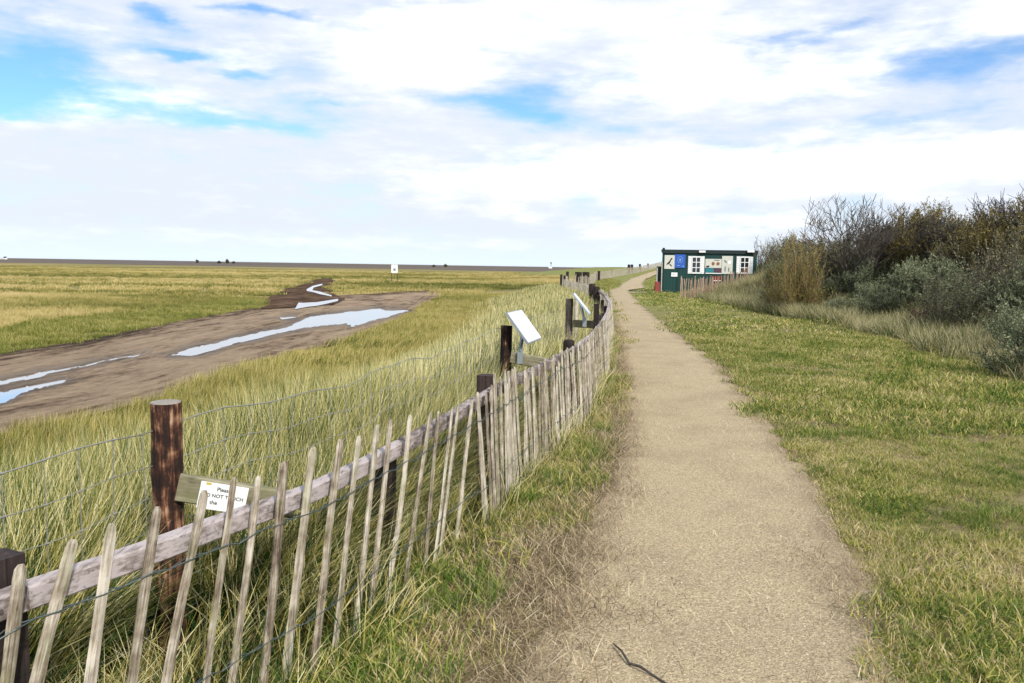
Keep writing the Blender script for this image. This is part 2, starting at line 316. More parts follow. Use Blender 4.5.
for p in pxs:
    yl, yu = float(lowy(p)), float(uppy(p))
    g0, g1 = G(p, yl+1.5, ZM), G(p, yu-.5, ZM)
    q = g0[None]*(1-vs[:, None])+g1[None]*vs[:, None]; h_ = mudz(q[:, 0], q[:, 1], vs); q[:, 2] = ZM+.012+h_
    V.append(q); A.append(vs); Hh.append(h_/.09)
V = np.concatenate(V); A = np.concatenate(A); Hh = np.concatenate(Hh)
_px, _py = to_px(V[:, 0], V[:, 1], V[:, 2]); wob = (fbm(_px, _py*3, 22.0, 91)-.5)
inp = np.zeros(len(V), bool)
for P in PUD[:4]: inp |= poly_in(_px+wob*14, _py+wob*1.8, P)
wetm = inp.astype(float)
for dx_, dy_, w_ in ((0, 2.2, .8), (0, -2.2, .8), (14, 0, .6), (-14, 0, .6), (0, 4.5, .4), (0, -4.5, .4)):
    for P in PUD[:4]: wetm = np.maximum(wetm, w_*poly_in(_px+wob*14+dx_, _py+wob*1.8+dy_, P))
V[:, 2] = np.where(inp, ZM+.032, ZM+.049+Hh*.034)
ii = np.arange(len(pxs)-1)[:, None]*nv+np.arange(nv-1)[None]; Q = np.stack([ii, ii+nv, ii+nv+1, ii+1], -1).reshape(-1, 4)
tag(link('mud_track', mesh('mud_track', V, Q, M_mud, {'v': A, 'h': Hh, 'wet': wetm}, True)), kind='structure')
m, t = newmat('dark creek mud'); g = t.n('ShaderNodeNewGeometry').outputs['Position']; n2 = t.noise(t.mapv(g, (.5, .25, 1)), 1.0, 6, .7)
finish(t, t.ramp(t.m('ADD', t.m('MULTIPLY', n2, .7), t.m('MULTIPLY', t.noise(t.mapv(g, (2, 1, 1)), 1.0, 5, .7), .3)), [(.38, (.025, .015, .010)), (.5, (.075, .045, .028)), (.62, (.15, .10, .065))]), .95, n2, 1.0, .3, spec=.03); M_creek = m
def fillpoly(name, P, z, mat, jit=0.0, n=6, kind='structure', seg=None):
    pts = []
    for i in range(len(P)):
        a, b = np.array(P[i], float), np.array(P[(i+1) % len(P)], float)
        k = n if seg is None else max(1, int(np.linalg.norm(b-a)/seg))
        for j in range(k): pts.append(a+(b-a)*j/k+np.array([random.gauss(0, jit*2), random.gauss(0, jit*.6)]))
    W = [G(p[0], p[1], z) for p in pts]
    import bmesh
    bm = bmesh.new(); vs_ = [bm.verts.new(w) for w in W]; fc = bm.faces.new(vs_); bm.normal_update()
    if fc.normal.z < 0: fc.normal_flip()
    bmesh.ops.triangulate(bm, faces=bm.faces[:]); me = bpy.data.meshes.new(name); bm.to_mesh(me); bm.free(); me.materials.append(mat)
    return tag(link(name, me), kind=kind)
fillpoly('creek_bed', CH, ZM+.11, M_creek, .35, 5)
m, t = newmat('puddle water'); g = t.n('ShaderNodeNewGeometry').outputs['Position']
finish(t, (.34, .34, .34), .04, t.noise(g, 3.0, 2), .03, .01, spec=1.0); M_water = m
m.node_tree.nodes['Principled BSDF'].inputs['IOR'].default_value = 1.9
for i, P in enumerate(PUD):
    if i < 4: c_ = np.mean(P, 0); P = [tuple(np.array(p)+np.sign(np.array(p)-c_)*np.array([6, 0])+np.array([0, (1.8 if j > len(P)*.5 else -1.8)])) for j, p in enumerate(P)]
    fillpoly('puddle', P, ZM+(.122 if i > 3 else .045), M_water, .15 if i < 4 else .3, 4, seg=6.0)

# ------------------------------------------------------------------ blades
def blades(n, R, hmin, hmax, w, lean, curve, segs=4, wind=0.0, spread=1.0, flat=0.0, seed=0, square=False):
    g_ = np.random.default_rng(seed); k = segs+1
    if square: bx, by = g_.uniform(-R, R, n), g_.uniform(-R, R, n)
    else: rr = R*np.sqrt(g_.random(n)); an = g_.uniform(0, 6.283, n); bx, by = rr*np.cos(an), rr*np.sin(an)
    az = g_.uniform(0, 6.283, n); L = g_.uniform(hmin, hmax, n); l0 = np.abs(g_.normal(0, lean, n)); cv = g_.uniform(.2, 1, n)*curve
    rnd = g_.random(n); T = np.linspace(0, 1, k); wd = w*g_.uniform(.6, 1.3, n)
    V = np.zeros((n, k, 2, 3)); x = bx.copy(); y = by.copy(); z = np.zeros(n)-.01
    fa = g_.uniform(0, 6.283, n)
    for i in range(k):
        th = np.clip(l0+cv*T[i], 0, 2.2); dx = np.sin(th)*np.cos(az)+wind*(.35+T[i]); dy = np.sin(th)*np.sin(az)*spread; dz = np.cos(th)*(1-flat)
        nn = np.sqrt(dx*dx+dy*dy+dz*dz); 
        if i: x = x+dx/nn*L/segs; y = y+dy/nn*L/segs; z = z+dz/nn*L/segs
        ww = wd*(1-T[i]**2.2)*.5+.0003
        ox, oy = np.cos(fa)*ww, np.sin(fa)*ww
        V[:, i, 0] = np.stack([x-ox, y-oy, z], -1); V[:, i, 1] = np.stack([x+ox, y+oy, z], -1)
    idx = (np.arange(n)[:, None, None]*k+np.arange(segs)[None, :, None])*2
    Q = np.concatenate([idx, idx+1, idx+3, idx+2], -1).reshape(-1, 4)
    return V.reshape(-1, 3), Q, np.repeat(rnd, k*2), np.tile(np.repeat(T, 2), n)
def proto_coll(name, metas):
    c = bpy.data.collections.new(name)
    for i, me in enumerate(metas): o = bpy.data.objects.new(f'{name}_{i}', me); c.objects.link(o)
    return c
def bl_coll(name, mat, variants, **kw):
    ms = []
    for i in range(variants):
        V, Q, r, t_ = blades(seed=abs(hash_(name))+i, **kw); ms.append(mesh(f'{name}{i}', V, Q, mat, {'rnd': r, 't': t_}))
    return proto_coll(name, ms)
def hash_(s): return sum((i+1)*ord(c) for i, c in enumerate(s))
def scatter(name, P, coll, scl, nvar, rotz=None, tilt=.1, label=None, cat=None):
    n = len(P); g_ = np.random.default_rng(hash_(name))
    me = bpy.data.meshes.new(name); me.vertices.add(n); me.vertices.foreach_set('co', np.asarray(P, np.float32).ravel())
    rot = np.stack([g_.normal(0, tilt, n), g_.normal(0, tilt, n), g_.uniform(0, 6.283, n) if rotz is None else g_.normal(0, rotz, n)], -1)
    a = me.attributes.new('rot', 'FLOAT_VECTOR', 'POINT'); a.data.foreach_set('vector', rot.astype(np.float32).ravel())
    a = me.attributes.new('scl', 'FLOAT', 'POINT'); a.data.foreach_set('value', np.asarray(scl, np.float32)*np.ones(n, np.float32))
    a = me.attributes.new('idx', 'INT', 'POINT'); a.data.foreach_set('value', g_.integers(0, nvar, n).astype(np.int32))
    o = link(name, me); tag(o, label, cat, kind='stuff')
    ng = bpy.data.node_groups.new(name, 'GeometryNodeTree'); ng.interface.new_socket('Geometry', in_out='INPUT', socket_type='NodeSocketGeometry'); ng.interface.new_socket('Geometry', in_out='OUTPUT', socket_type='NodeSocketGeometry')
    N = ng.nodes; L = ng.links; gi = N.new('NodeGroupInput'); go = N.new('NodeGroupOutput'); ip = N.new('GeometryNodeInstanceOnPoints'); ci = N.new('GeometryNodeCollectionInfo')
    ci.inputs['Collection'].default_value = coll; ci.inputs['Separate Children'].default_value = True; ci.inputs['Reset Children'].default_value = True
    def na(typ, nm): q = N.new('GeometryNodeInputNamedAttribute'); q.data_type = typ; q.inputs['Name'].default_value = nm; return q.outputs['Attribute']
    e2r = N.new('FunctionNodeEulerToRotation'); L.new(na('FLOAT_VECTOR', 'rot'), e2r.inputs[0])
    L.new(gi.outputs[0], ip.inputs['Points']); L.new(ci.outputs[0], ip.inputs['Instance']); ip.inputs['Pick Instance'].default_value = True
    L.new(na('INT', 'idx'), ip.inputs['Instance Index']); L.new(e2r.outputs[0], ip.inputs['Rotation']); L.new(na('FLOAT', 'scl'), ip.inputs['Scale']); L.new(ip.outputs[0], go.inputs[0])
    md = o.modifiers.new('scatter', 'NODES'); md.node_group = ng; return o
def rpts(n, x0, x1, y0, y1): return rng.uniform(x0, x1, n), rng.uniform(y0, y1, n)
def inview(x, y, z, m_=60, near=1.5):
    px, py = to_px(x, y, z); return (y > near) & (px > -m_) & (px < 1024+m_) & (py < 683+m_*4)
def place(x, y, keep, dz=0.0):
    x, y = x[keep], y[keep]; return np.stack([x, y, H(x, y)+dz], -1)
# marram on the seaward side of the fence
C_mn = bl_coll('marram_near', M_marram, 6, n=85, R=.13, hmin=.45, hmax=.90, w=.0050, lean=.26, curve=.8, segs=5, wind=.42)
C_mm = bl_coll('marram_mid', M_marram, 5, n=80, R=.22, hmin=.40, hmax=.80, w=.009, lean=.26, curve=.75, segs=4, wind=.42)
C_mf = bl_coll('marram_far', M_marram, 4, n=110, R=.55, hmin=.35, hmax=.72, w=.022, lean=.28, curve=.7, segs=3, wind=.40)
def marram_zone(n, y0, y1, off=.10, xmin=-26):
    x, y = rpts(n, xmin, 3.6, y0, y1); z = H(x, y); k = (x < fence_x(y)-off) & inview(x, y, z, 120, .8) & ~in_mud(x, y, -1) 
    px, py = to_px(x, y, z); k &= (py > lowy(px)-.5) | (px > 495) | ((px > 425) & (py > 268) & (y < 80)); return x, y, k
GR = []
x, y, k = marram_zone(7000, .9, 7.5, off=.36, xmin=-9); k &= ~((x > -1.62) & (y > 2.3) & (y < 3.3)) & ~((x > -.15) & (y > 6.9)); P1 = place(x, y, k)
x, y, k = marram_zone(10000, 7.5, 20, off=.36); k &= ~((x > -.15) & (y < 8.25)) & ~((x > .6) & (y > 10.9) & (y < 12.4)); P2 = place(x, y, k)
x, y, k = marram_zone(12000, 20, 75, off=.5); P3 = place(x, y, k)
def hsc(P, a, b, s, seed=50): return a+(b-a)*fbm(P[:, 0], P[:, 1], s, seed)
def edge_short(P):                          # grass thins to short turf beside the track
    d = fence_x(P[:, 1])-P[:, 0]; return 1-.45*sstep((d-3.5)/3)
for nm, P, C, nv_ in (('marram_grass', P1, C_mn, 6), ('marram_grass', P2, C_mm, 5), ('marram_grass', P3, C_mf, 4)):
    scatter(nm, P, C, hsc(P, .65, 1.25, 1.5)*edge_short(P), nv_, rotz=.35, label='tall wind-leant marram grass between the fence and the mud track', cat='grass')
# salt marsh beyond the track
C_ms = bl_coll('marsh_near', M_marsh, 4, n=200, R=.5, hmin=.10, hmax=.30, w=.016, lean=.3, curve=.6, segs=3, wind=.15)
C_mt = bl_coll('marsh_far', M_marsh, 3, n=200, R=1.3, hmin=.12, hmax=.36, w=.05, lean=.3, curve=.6, segs=2, wind=.15)
x, y = rpts(10000, -60, 5, 15, 60); z = H(x, y); px, py = to_px(x, y, z); k = (z < -.9) & inview(x, y, z) & ~in_mud(x, y, -.3) & ((py < uppy(px)) | (px > 442)); yb_ = np.array([G(a, float(uppy(a)), ZM)[1] for a in np.arange(-80, 460, 10)]); ybk = np.interp(px, np.arange(-80, 460, 10), yb_); gr_ = k & (y < ybk*(1.10+.55*fbm(x, y, 6, 97))) & (px < 330)
P = place(x, y, k & ~gr_); scatter('marsh_grass', P, C_ms, hsc(P, .7, 1.4, 5), 4, label='golden salt marsh grass beyond the mud track', cat='grass')
M_mgreen = blade('green saltmarsh leaf', [(.0, (.06, .09, .018)), (.3, (.12, .16, .025)), (.6, (.22, .24, .045)), (.85, (.38, .34, .09)), (1, (.55, .45, .2))], wz=.9, wt=.4, wb=.5, fine=.8)
C_mg = bl_coll('marsh_green', M_mgreen, 4, n=200, R=.5, hmin=.08, hmax=.26, w=.016, lean=.3, curve=.6, segs=3, wind=.15)
P = place(x, y, gr_); scatter('marsh_grass', P, C_mg, hsc(P, .6, 1.3, 4), 4, label='green saltmarsh turf along the far bank of the mud track', cat='grass')
x, y = rpts(13000, -200, 16, 60, 260); z = H(x, y); px, py = to_px(x, y, z); k = (z < -.6) & inview(x, y, z) & ~in_mud(x, y, -.3) & (py < lowy(px)+1); P = place(x, y, k)
scatter('marsh_grass', P, C_mt, hsc(P, .6, 1.3, 12), 3, label='salt marsh grass on the far flats', cat='grass')
# turf on the landward side
C_ln = bl_coll('turf_near', M_lawn, 6, n=300, R=.16, hmin=.02, hmax=.062, w=.0030, lean=.6, curve=1.3, segs=3)
C_lm = bl_coll('turf_mid', M_lawn, 4, n=330, R=.45, hmin=.03, hmax=.10, w=.009, lean=.5, curve=.9, segs=2)
C_lf = bl_coll('turf_far', M_lawn, 3, n=300, R=1.2, hmin=.04, hmax=.14, w=.03, lean=.5, curve=.8, segs=2)
def lawn(n, y0, y1, dn=0.0, xmax=13):
    x, y = rpts(n, .4, xmax, y0, y1); z = H(x, y); nz = .6*fbm(x, y, .6, 60)+.4*vnoise(x, y, .24, 64); e = x-path_r(y)
    k = (e > .05+.25*(fbm(x, y, .5, 63)-.4)+np.clip((y-8)*.02, 0, .8)) & ~((y > 49.3) & (y < 53.2) & (x < 10.6)) & (x < bank_x(y)+1.0) & inview(x, y, z, 80) & (nz+.35*np.exp(-e/.25) > dn+rng.uniform(-.1, .1, n)); return x, y, k
x, y, k = lawn(8500, 1.8, 8, .47); P = place(x, y, k); e = P[:, 0]-path_r(P[:, 1])
scatter('turf', P, C_ln, hsc(P, .45, 1.2, .7, 60)*(.55+.95*vnoise(P[:, 0], P[:, 1], .26, 64))*(1+.55*np.exp(-((e-.3)/.3)**2)*fbm(P[:, 0], P[:, 1], .9, 66)*1.6), 6, label='short green and straw coloured turf beside the path', cat='grass')
x, y, k = lawn(3600, 8, 20, .40); P = place(x, y, k); scatter('turf', P, C_lm, hsc(P, .5, 1.4, 1.2, 61), 4, label='short turf in the middle distance', cat='grass')
x, y, k = lawn(6000, 20, 110, .22, 40); P = place(x, y, k); scatter('turf', P, C_lf, hsc(P, .4, 1.1, 3, 62), 3, label='short turf in front of the hut', cat='grass')
# verge between fence and path
def verge(n, y0, y1, a, b, thr, seed):
    x, y = rpts(n, -1.6, 12, y0, y1); xf, xl = fence_x(y), path_l(y); v = (x-xf)/np.maximum(xl-xf, .2); nz = fbm(x, y, .5, seed)
    k = (v > a) & (v < b) & (nz > thr+.35*np.clip(v, 0, 1)**1.5) & inview(x, y, H(x, y), 80); return x, y, k
x, y, k = verge(9000, 1.0, 12, -.02, .62, .34, 70); P = place(x, y, k); v = (P[:, 0]-fence_x(P[:, 1]))
scatter('verge_grass', P, C_ln, hsc(P, .9, 2.2, .5, 71)*(1.25-.5*np.clip(v, 0, 1)), 6, label='green grass tufts along the foot of the fence', cat='grass')
x, y, k = verge(8000, 12, 110, -.05, .72, .12, 73); k &= ((x-fence_x(y))/np.maximum(path_l(y)-fence_x(y), .2) < .35) | (y > 26); P = place(x, y, k); scatter('verge_grass', P, C_lm, hsc(P, .9, 1.9, .8, 74), 4, label='grass along the far fence foot', cat='grass')
M_fresh = blade('fresh green grass', [(0, (.03, .08, .01)), (.35, (.08, .165, .02)), (.7, (.20, .29, .04)), (1, (.44, .42, .14))], wz=.3, wt=.35, wb=.5)
C_vg = bl_coll('fresh_tuft', M_fresh, 4, n=60, R=.09, hmin=.05, hmax=.19, w=.0045, lean=.6, curve=1.0, segs=4, wind=.1)
x, y = rpts(20000, -1.6, 4, 1.2, 26); xf, xl = fence_x(y), path_l(y); v = (x-xf)/np.maximum(xl-xf, .2); nz_ = fbm(x, y, .45, 92)
k = (v > .02) & (v < .72) & (nz_ > .52+.12*v) & inview(x, y, H(x, y), 80) & (rng.random(len(x)) < .55); P = place(x, y, k)
scatter('green_tufts', P, C_vg, hsc(P, .6, 1.3, .4, 93), 4, label='fresh green tufts between the fence and the straw litter', cat='grass')
x, y = rpts(9000, 1.2, 8, 1.8, 14); e = x-path_r(y); nz_ = fbm(x, y, .5, 94); k = (e > .08) & (nz_ > .60-.12*np.exp(-e/.3)) & inview(x, y, H(x, y), 80) & (rng.random(len(x)) < .6); P = place(x, y, k)
scatter('green_tufts', P, C_vg, hsc(P, .3, .75, .4, 95), 4, label='fresh green tufts in the turf right of the path', cat='grass')
C_fg = bl_coll('foot_grass', M_marram, 4, n=26, R=.07, hmin=.18, hmax=.56, w=.0045, lean=.30, curve=.9, segs=5, wind=.16)
x, y = rpts(14000, -1.8, 3.4, .9, 16); d = x-fence_x(y); k = (((d > -.40) & (d < -.08)) | ((d > 0) & (d < .14) & (rng.random(len(x)) < np.where(y < 6, .34, .18)))) & ~((x > -1.5) & (y > 2.4) & (y < 3.25) & (d < -.05) & (d > -.25) & (rng.random(len(x)) < .8)) & inview(x, y, H(x, y), 80); P = place(x, y, k); P = P[:2400]
scatter('fence_foot_grass', P, C_fg, hsc(P, .5, 1.2, .6, 75), 4, rotz=.5, label='long grass blades poking through the palings', cat='grass')
# straw litter and pebbles
C_st = bl_coll('straw', M_straw, 5, n=60, R=.20, hmin=.03, hmax=.16, w=.0026, lean=1.25, curve=.4, segs=3, flat=.72)
x, y = rpts(34000, -1.6, 4.5, 1.2, 24); xf, xl = fence_x(y), path_l(y); v = (x-xf)/np.maximum(xl-xf, .2)
k = (v > .02) & (v < 1.5) & (rng.random(len(x)) < np.clip(.25+v*1.4, 0, 1)*np.clip(1.1-(v-.85)/.4, .0, 1)+(v > .9)*(v < 1.5)*(y < 6)*.10) & inview(x, y, H(x, y), 80); P = place(x, y, k, .008)
scatter('dead_straw', P[:7000], C_st, hsc(P[:7000], .5, 1.25, .5, 77), 5, tilt=.06, label='cut dry straw strewn between fence and path', cat='straw')
x, y = rpts(9000, .2, 8.5, 1.6, 14); e = x-path_r(y); k = (e > -.22) & (rng.random(len(x)) < np.where(e < .25, .5, .13)) & inview(x, y, H(x, y), 80); P = place(x, y, k, .006)
scatter('dead_straw', P, C_st, hsc(P, .4, .9, .5, 78), 5, tilt=.06, label='dead grass scraps lying in the turf right of the path', cat='straw')
c_ = G(848, 585); x = c_[0]+rng.normal(0, .10, 60)-.05; y = c_[1]+rng.normal(0, .30, 60); P = np.stack([x, y, H(x, y)+.012], -1)
scatter('dead_straw', P, C_st, .55, 5, tilt=.06, label='patch of dead brown scraps on the right edge of the gravel', cat='straw')
C_ss = bl_coll('straw_scrap', M_straw, 4, n=7, R=.25, hmin=.015, hmax=.09, w=.0022, lean=1.4, curve=.3, segs=2, flat=.85)
x, y = rpts(2600, -.3, 4, 1.6, 12); k = (x > path_l(y)) & (x < path_r(y)) & inview(x, y, H(x, y)); P = place(x, y, k, .012)
scatter('straw_scraps', P, C_ss, 1.0, 4, tilt=.03, label='loose straws on the gravel', cat='straw')
m, t = newmat('pebble'); ob = t.n('ShaderNodeObjectInfo').outputs['Random']
finish(t, t.ramp(ob, [(0, (.16, .12, .085)), (.4, (.33, .26, .18)), (.75, (.50, .42, .31)), (1, (.70, .64, .54))]), .8); M_peb = m
ms = []
for i in range(6):
    b = MB(); n = 7; s1, s2 = random.uniform(.6, 1), random.uniform(.4, .7)
    b.tube([(0, 0, -.5*s2), (0, 0, -.2*s2), (0, 0, .25*s2), (0, 0, .5*s2)], [.4, .95, .85, .3], n, True, .18, s1); ms.append(mesh('pebble', b.v, b.f, M_peb, smooth=True))
C_pb = proto_coll('pebbles', ms)
x, y = rpts(60000, -.3, 4, 1.8, 11); k = (x > path_l(y)-.1) & (x < path_r(y)+.12) & inview(x, y, H(x, y), 10) & (rng.random(len(x)) < np.clip(3.2/y, 0, 1)); P = place(x, y, k, .009)
sc = .0024+.0050*rng.random(len(P))**4; scatter('gravel', P, C_pb, sc, 6, tilt=.4, label='loose gravel on the path', cat='gravel')

# ------------------------------------------------------------------ paling fence
def fence_curve(px):                        # distance along the view where a pixel column meets the fence line
    ysamp = np.linspace(1.0, 49, 6000); xsamp = fence_x(ysamp); pp, _ = to_px(xsamp, ysamp, np.full_like(xsamp, .7))
    return ysamp, xsamp, pp
YS, XS, PPX = fence_curve(0)
def on_fence(px, py):
    i = np.argmin(np.abs(PPX[:3500]-px)); Y = YS[i]
    for _ in range(6):                      # ray against the vertical curtain of the fence
        p = PY(px, py, Y); f_ = fence_x(Y); e = p[0]-f_; d = ray(px, py); sl = (fence_x(Y+.02)-fence_x(Y-.02))/.04
        Y = Y-e/(d[0]/d[1]-sl)
    return PY(px, py, Y)
def picket_mesh(foot, top, w=.034, th=.017, seed=0, n=8, segs=11, tdir=None):
    rs = random.Random(seed); foot = np.array(foot); top = np.array(top); L = np.linalg.norm(top-foot); ax = (top-foot)/L
    td = np.array(tdir if tdir is not None else (0, 1, 0), float); td -= ax*np.dot(td, ax); td /= np.linalg.norm(td); nd = np.cross(ax, td)
    V = []; prof = [rs.uniform(.82, 1.15) for _ in range(n)]; bow = rs.uniform(-.009, .009); bw2 = rs.uniform(-.006, .006)
    for i in range(segs):
        s_ = i/(segs-1); s2 = s_ if i < segs-3 else None
        tt = [None]
        f_ = {segs-3: .962, segs-2: .987, segs-1: 1.0}.get(i, s_*.93/((segs-4)/(segs-1)) if segs > 4 else s_)
        k = {segs-3: 1.0, segs-2: .86, segs-1: .48}.get(i, 1.0)*(1.08-.14*f_)
        c = ax*L*f_+td*(bow*math.sin(f_*3.1)+.0022*math.sin(f_*9+seed))+nd*bw2*math.sin(f_*4+seed)
        for j in range(n):
            q = 2*math.pi*j/n; rr = prof[j]*(1+rs.uniform(-.10, .10))*k
            V.append(c+td*math.cos(q)*w/2*rr+nd*math.sin(q)*th/2*rr)
    Fc = [(i*n+j, i*n+(j+1) % n, (i+1)*n+(j+1) % n, (i+1)*n+j) for i in range(segs-1) for j in range(n)]+[tuple(range(n-1, -1, -1)), tuple((segs-1)*n+j for j in range(n))]
    return V, Fc
fence = thing('paling_fence', 'long weathered chestnut paling fence winding along the left of the sandy path', 'fence', (0, 0, 0))
MAN = [(17, 564, 0, 683), (69, 539, 33, 683), (106.5, 523, 84, 683), (153, 506.5, 126, 683), (200, 490, 164, 677), (231, 477, 204, 683), (256, 475.5, 228.5, 683), (282, 461, 260, 683), (310, 446.5, 282, 682),
    (337.7, 439, 311, 655), (355.5, 435.5, 330, 657), (375.4, 424.4, 351, 637), (388, 419, 369, 611), (408, 414.6, 385.6, 588.6), (428, 413, 404, 580), (436, 411, 424, 553), (450, 407.5, 433, 555), (457, 403, 439, 540), (471, 400, 455, 528)]
pk = []
def fdir(y): d = np.array([fence_x(y+.1)-fence_x(y-.1), .2, 0]); return d/np.linalg.norm(d)
for (tx, ty, bx, by) in MAN:
    T = on_fence(tx, ty); B = on_fence(bx, by); k = (T[2]+.04)/max(T[2]-B[2], .05); Bf = T+(B-T)*k
    pk.append((Bf, T))
pk.insert(0, (np.array([-1.52, 1.5, -.03]), np.array([-1.42, 1.66, .84]))); pk.insert(1, (np.array([-1.42, 1.68, -.03]), np.array([-1.34, 1.86, .86])))
# rest by arc length
arc = [0]; 
for i in range(1, len(YS)): arc.append(arc[-1]+math.hypot(YS[i]-YS[i-1], XS[i]-XS[i-1]))
arc = np.array(arc); s = np.interp(pk[-1][1][1], YS, arc)+.085; tops = []
while s < arc[-1]-.1:
    yb = np.interp(s, arc, YS); ln = random.gauss(.055, .045); y1 = yb+ln; hgt = random.gauss(.875-.07*float(sstep((yb-4.6)/1.5)), .034)
    z0 = max(Hs(fence_x(yb)+.1, yb), -.1)
    wob = .02*math.sin(yb*1.7); pk.append((np.array([fence_x(yb)+wob+.04, yb-.02, z0-.04]), np.array([fence_x(y1)+wob-.02, y1, z0+hgt])))
    s += random.gauss(.088, .016)*(1 if yb < 20 else 1.2)
run = MB(); vis = 0
for i, (B, T) in enumerate(pk):
    far_ = i >= 100; B = B+np.array([.012, 0, 0]); T = T+np.array([.012, 0, 0])
    V, Fc = picket_mesh(B, T, random.uniform(.031, .046)*(1 if B[1] < 4.6 else 1.25), random.uniform(.014, .022), i, 8 if not far_ else 5, 12 if not far_ else 6, fdir(B[1]))
    if not far_:
        ax = (T-B)/np.linalg.norm(T-B); td = fdir(B[1]); td = td-ax*np.dot(td, ax); td /= np.linalg.norm(td); nd = np.cross(ax, td); Rm = np.stack([td, nd, ax], 1)
        b = MB(); b.add(np.array(V)@Rm, Fc); b.build('picket', M_picket, fence, tuple(B), rot=Matrix(Rm.tolist()).to_euler())
    else: run.add([np.array(v)+B for v in V], Fc)
tag(run.build('picket_run', M_picket, fence), kind='stuff')
def wire_line(z_, amp, ph, r=.0022):
    P = []
    for i, (B, T) in enumerate(pk[:150]):
        f_ = (z_-B[2])/(T[2]-B[2]); c = B+(T-B)*f_+np.array([.012, 0, 0]); nd = np.array([fdir(B[1])[1], -fdir(B[1])[0], 0])
        P.append(c+nd*amp*(1 if (i+ph) % 2 else -1)*1.0+np.array([0, 0, random.uniform(-.006, .006)]))
        if i+1 < len(pk):
            B2, T2 = pk[i+1]; c2 = B2+(T2-B2)*f_+np.array([.012, 0, 0]); P.append((c+c2)/2+np.array([0, 0, -.012 if i < 40 else -.004]))
    b = MB(); b.tube(P, r, 5); return b
for z_ in (.66, .24):
    for ph in (0, 1): wire_line(z_, .0125, ph).build('tie_wire', M_wire, fence)
# ------------------------------------------------------------------ rail behind the palings with its dark posts
rail = thing('rail_fence', 'purple grey timber rail on dark stub posts behind the chestnut palings', 'fence', (0, 0, 0))
def beam(a, b, w, h, name, mat, parent):
    a = np.array(a, float); b = np.array(b, float); d = b-a; L = np.linalg.norm(d); c = (a+b)/2
    bm_ = MB(); n = 9
    V = []
    for i in range(n):
        q = (i/(n-1)-.5)*L
        e = .006
        for (yy_, zz_) in ((-w/2+e, -h/2), (w/2-e, -h/2), (w/2, -h/2+e), (w/2, h/2-e), (w/2-e, h/2), (-w/2+e, h/2), (-w/2, h/2-e), (-w/2, -h/2+e)):
            V.append((q, yy_*(1+random.uniform(-.02, .02)), zz_*(1+random.uniform(-.015, .015))))
    Fc = [(i*8+j, i*8+(j+1) % 8, (i+1)*8+(j+1) % 8, (i+1)*8+j) for i in range(n-1) for j in range(8)]+[tuple(range(7, -1, -1)), tuple((n-1)*8+j for j in range(8))]
    bm_.add(V, Fc); rz = math.atan2(d[1], d[0]); ry = -math.asin(d[2]/L)
    return bm_.build(name, mat, parent, tuple(c), rot=(0, ry, rz))
RY = [1.0, 2.03, 3.85, 5.45, 8.3, 10.1, 12.0, 13.0, 16, 19, 22.5, 26, 28, 31.5]
PT = {2.03: ('b', .80, .09), 5.45: ('b', .845, .11), 8.3: ('r', .84, .06), 12.0: ('b', 1.05, .08), 13.0: ('r', .83, .065), 28: ('r', .93, .12), 31.5: ('r', .95, .13)}
ofs = .095
def rp(y, o=0.0, z=None):
    z = .70+.055*float(sstep((y-3.4)/2.4)) if z is None else z
    d = fdir(y); return np.array([fence_x(y)-d[1]*o, y+d[0]*o, z])
def sweep(y0, y1, w, h):
    V = []; n = 14; c0 = rp((y0+y1)/2, ofs-.045)
    for i in range(n):
        y = y0+(y1-y0)*i/(n-1); d = fdir(y); c = rp(y, ofs-.045)-c0; nd = np.array([d[1], -d[0], 0]); e = .006
        for (a_, z_) in ((-w/2+e, -h/2), (w/2-e, -h/2), (w/2, -h/2+e), (w/2, h/2-e), (w/2-e, h/2), (-w/2+e, h/2), (-w/2, h/2-e), (-w/2, -h/2+e)): V.append(c+nd*a_*(1+random.uniform(-.03, .03))+np.array([0, 0, z_*(1+random.uniform(-.02, .02))]))
    b = MB(); b.add(V, [(i*8+j, i*8+(j+1) % 8, (i+1)*8+(j+1) % 8, (i+1)*8+j) for i in range(n-1) for j in range(8)]+[tuple(range(7, -1, -1)), tuple((n-1)*8+j for j in range(8))]); b.build('rail', M_rail, rail, tuple(c0))
for i in range(len(RY)-1): sweep(RY[i]+.004, RY[i+1]-.004, .058, .068)
for i, y in enumerate(RY[1:]):
    ty, z1, wq = PT.get(y, ('b', .68, .09))
    c = rp(y, ofs+.045, 0); b = MB()
    if ty == 'r': b.tube([(0, 0, -.2), (0, 0, z1-.04), (0, 0, z1-.01), (0, 0, z1)], [wq, wq, wq*.9, wq*.6], 12)
    else:
        b.box((0, 0, z1/2-.1), (wq, wq, z1+.2))
    o = b.build('post', M_postdark, rail, tuple(c), rot=(0, 0, math.atan2(fdir(y)[1], fdir(y)[0])))
    if i < 2:
        for s_ in (-.07, .07):
            b2 = MB(); b2.tube([(0, 0, 0), (0, -.004, 0)], .006, 8); p = rp(y+s_*1.0, ofs-.045-.033, .70); b2.build('bolt', M_bolt, rail, tuple(p), rot=(0, 0, math.atan2(fdir(y)[1], fdir(y)[0])))
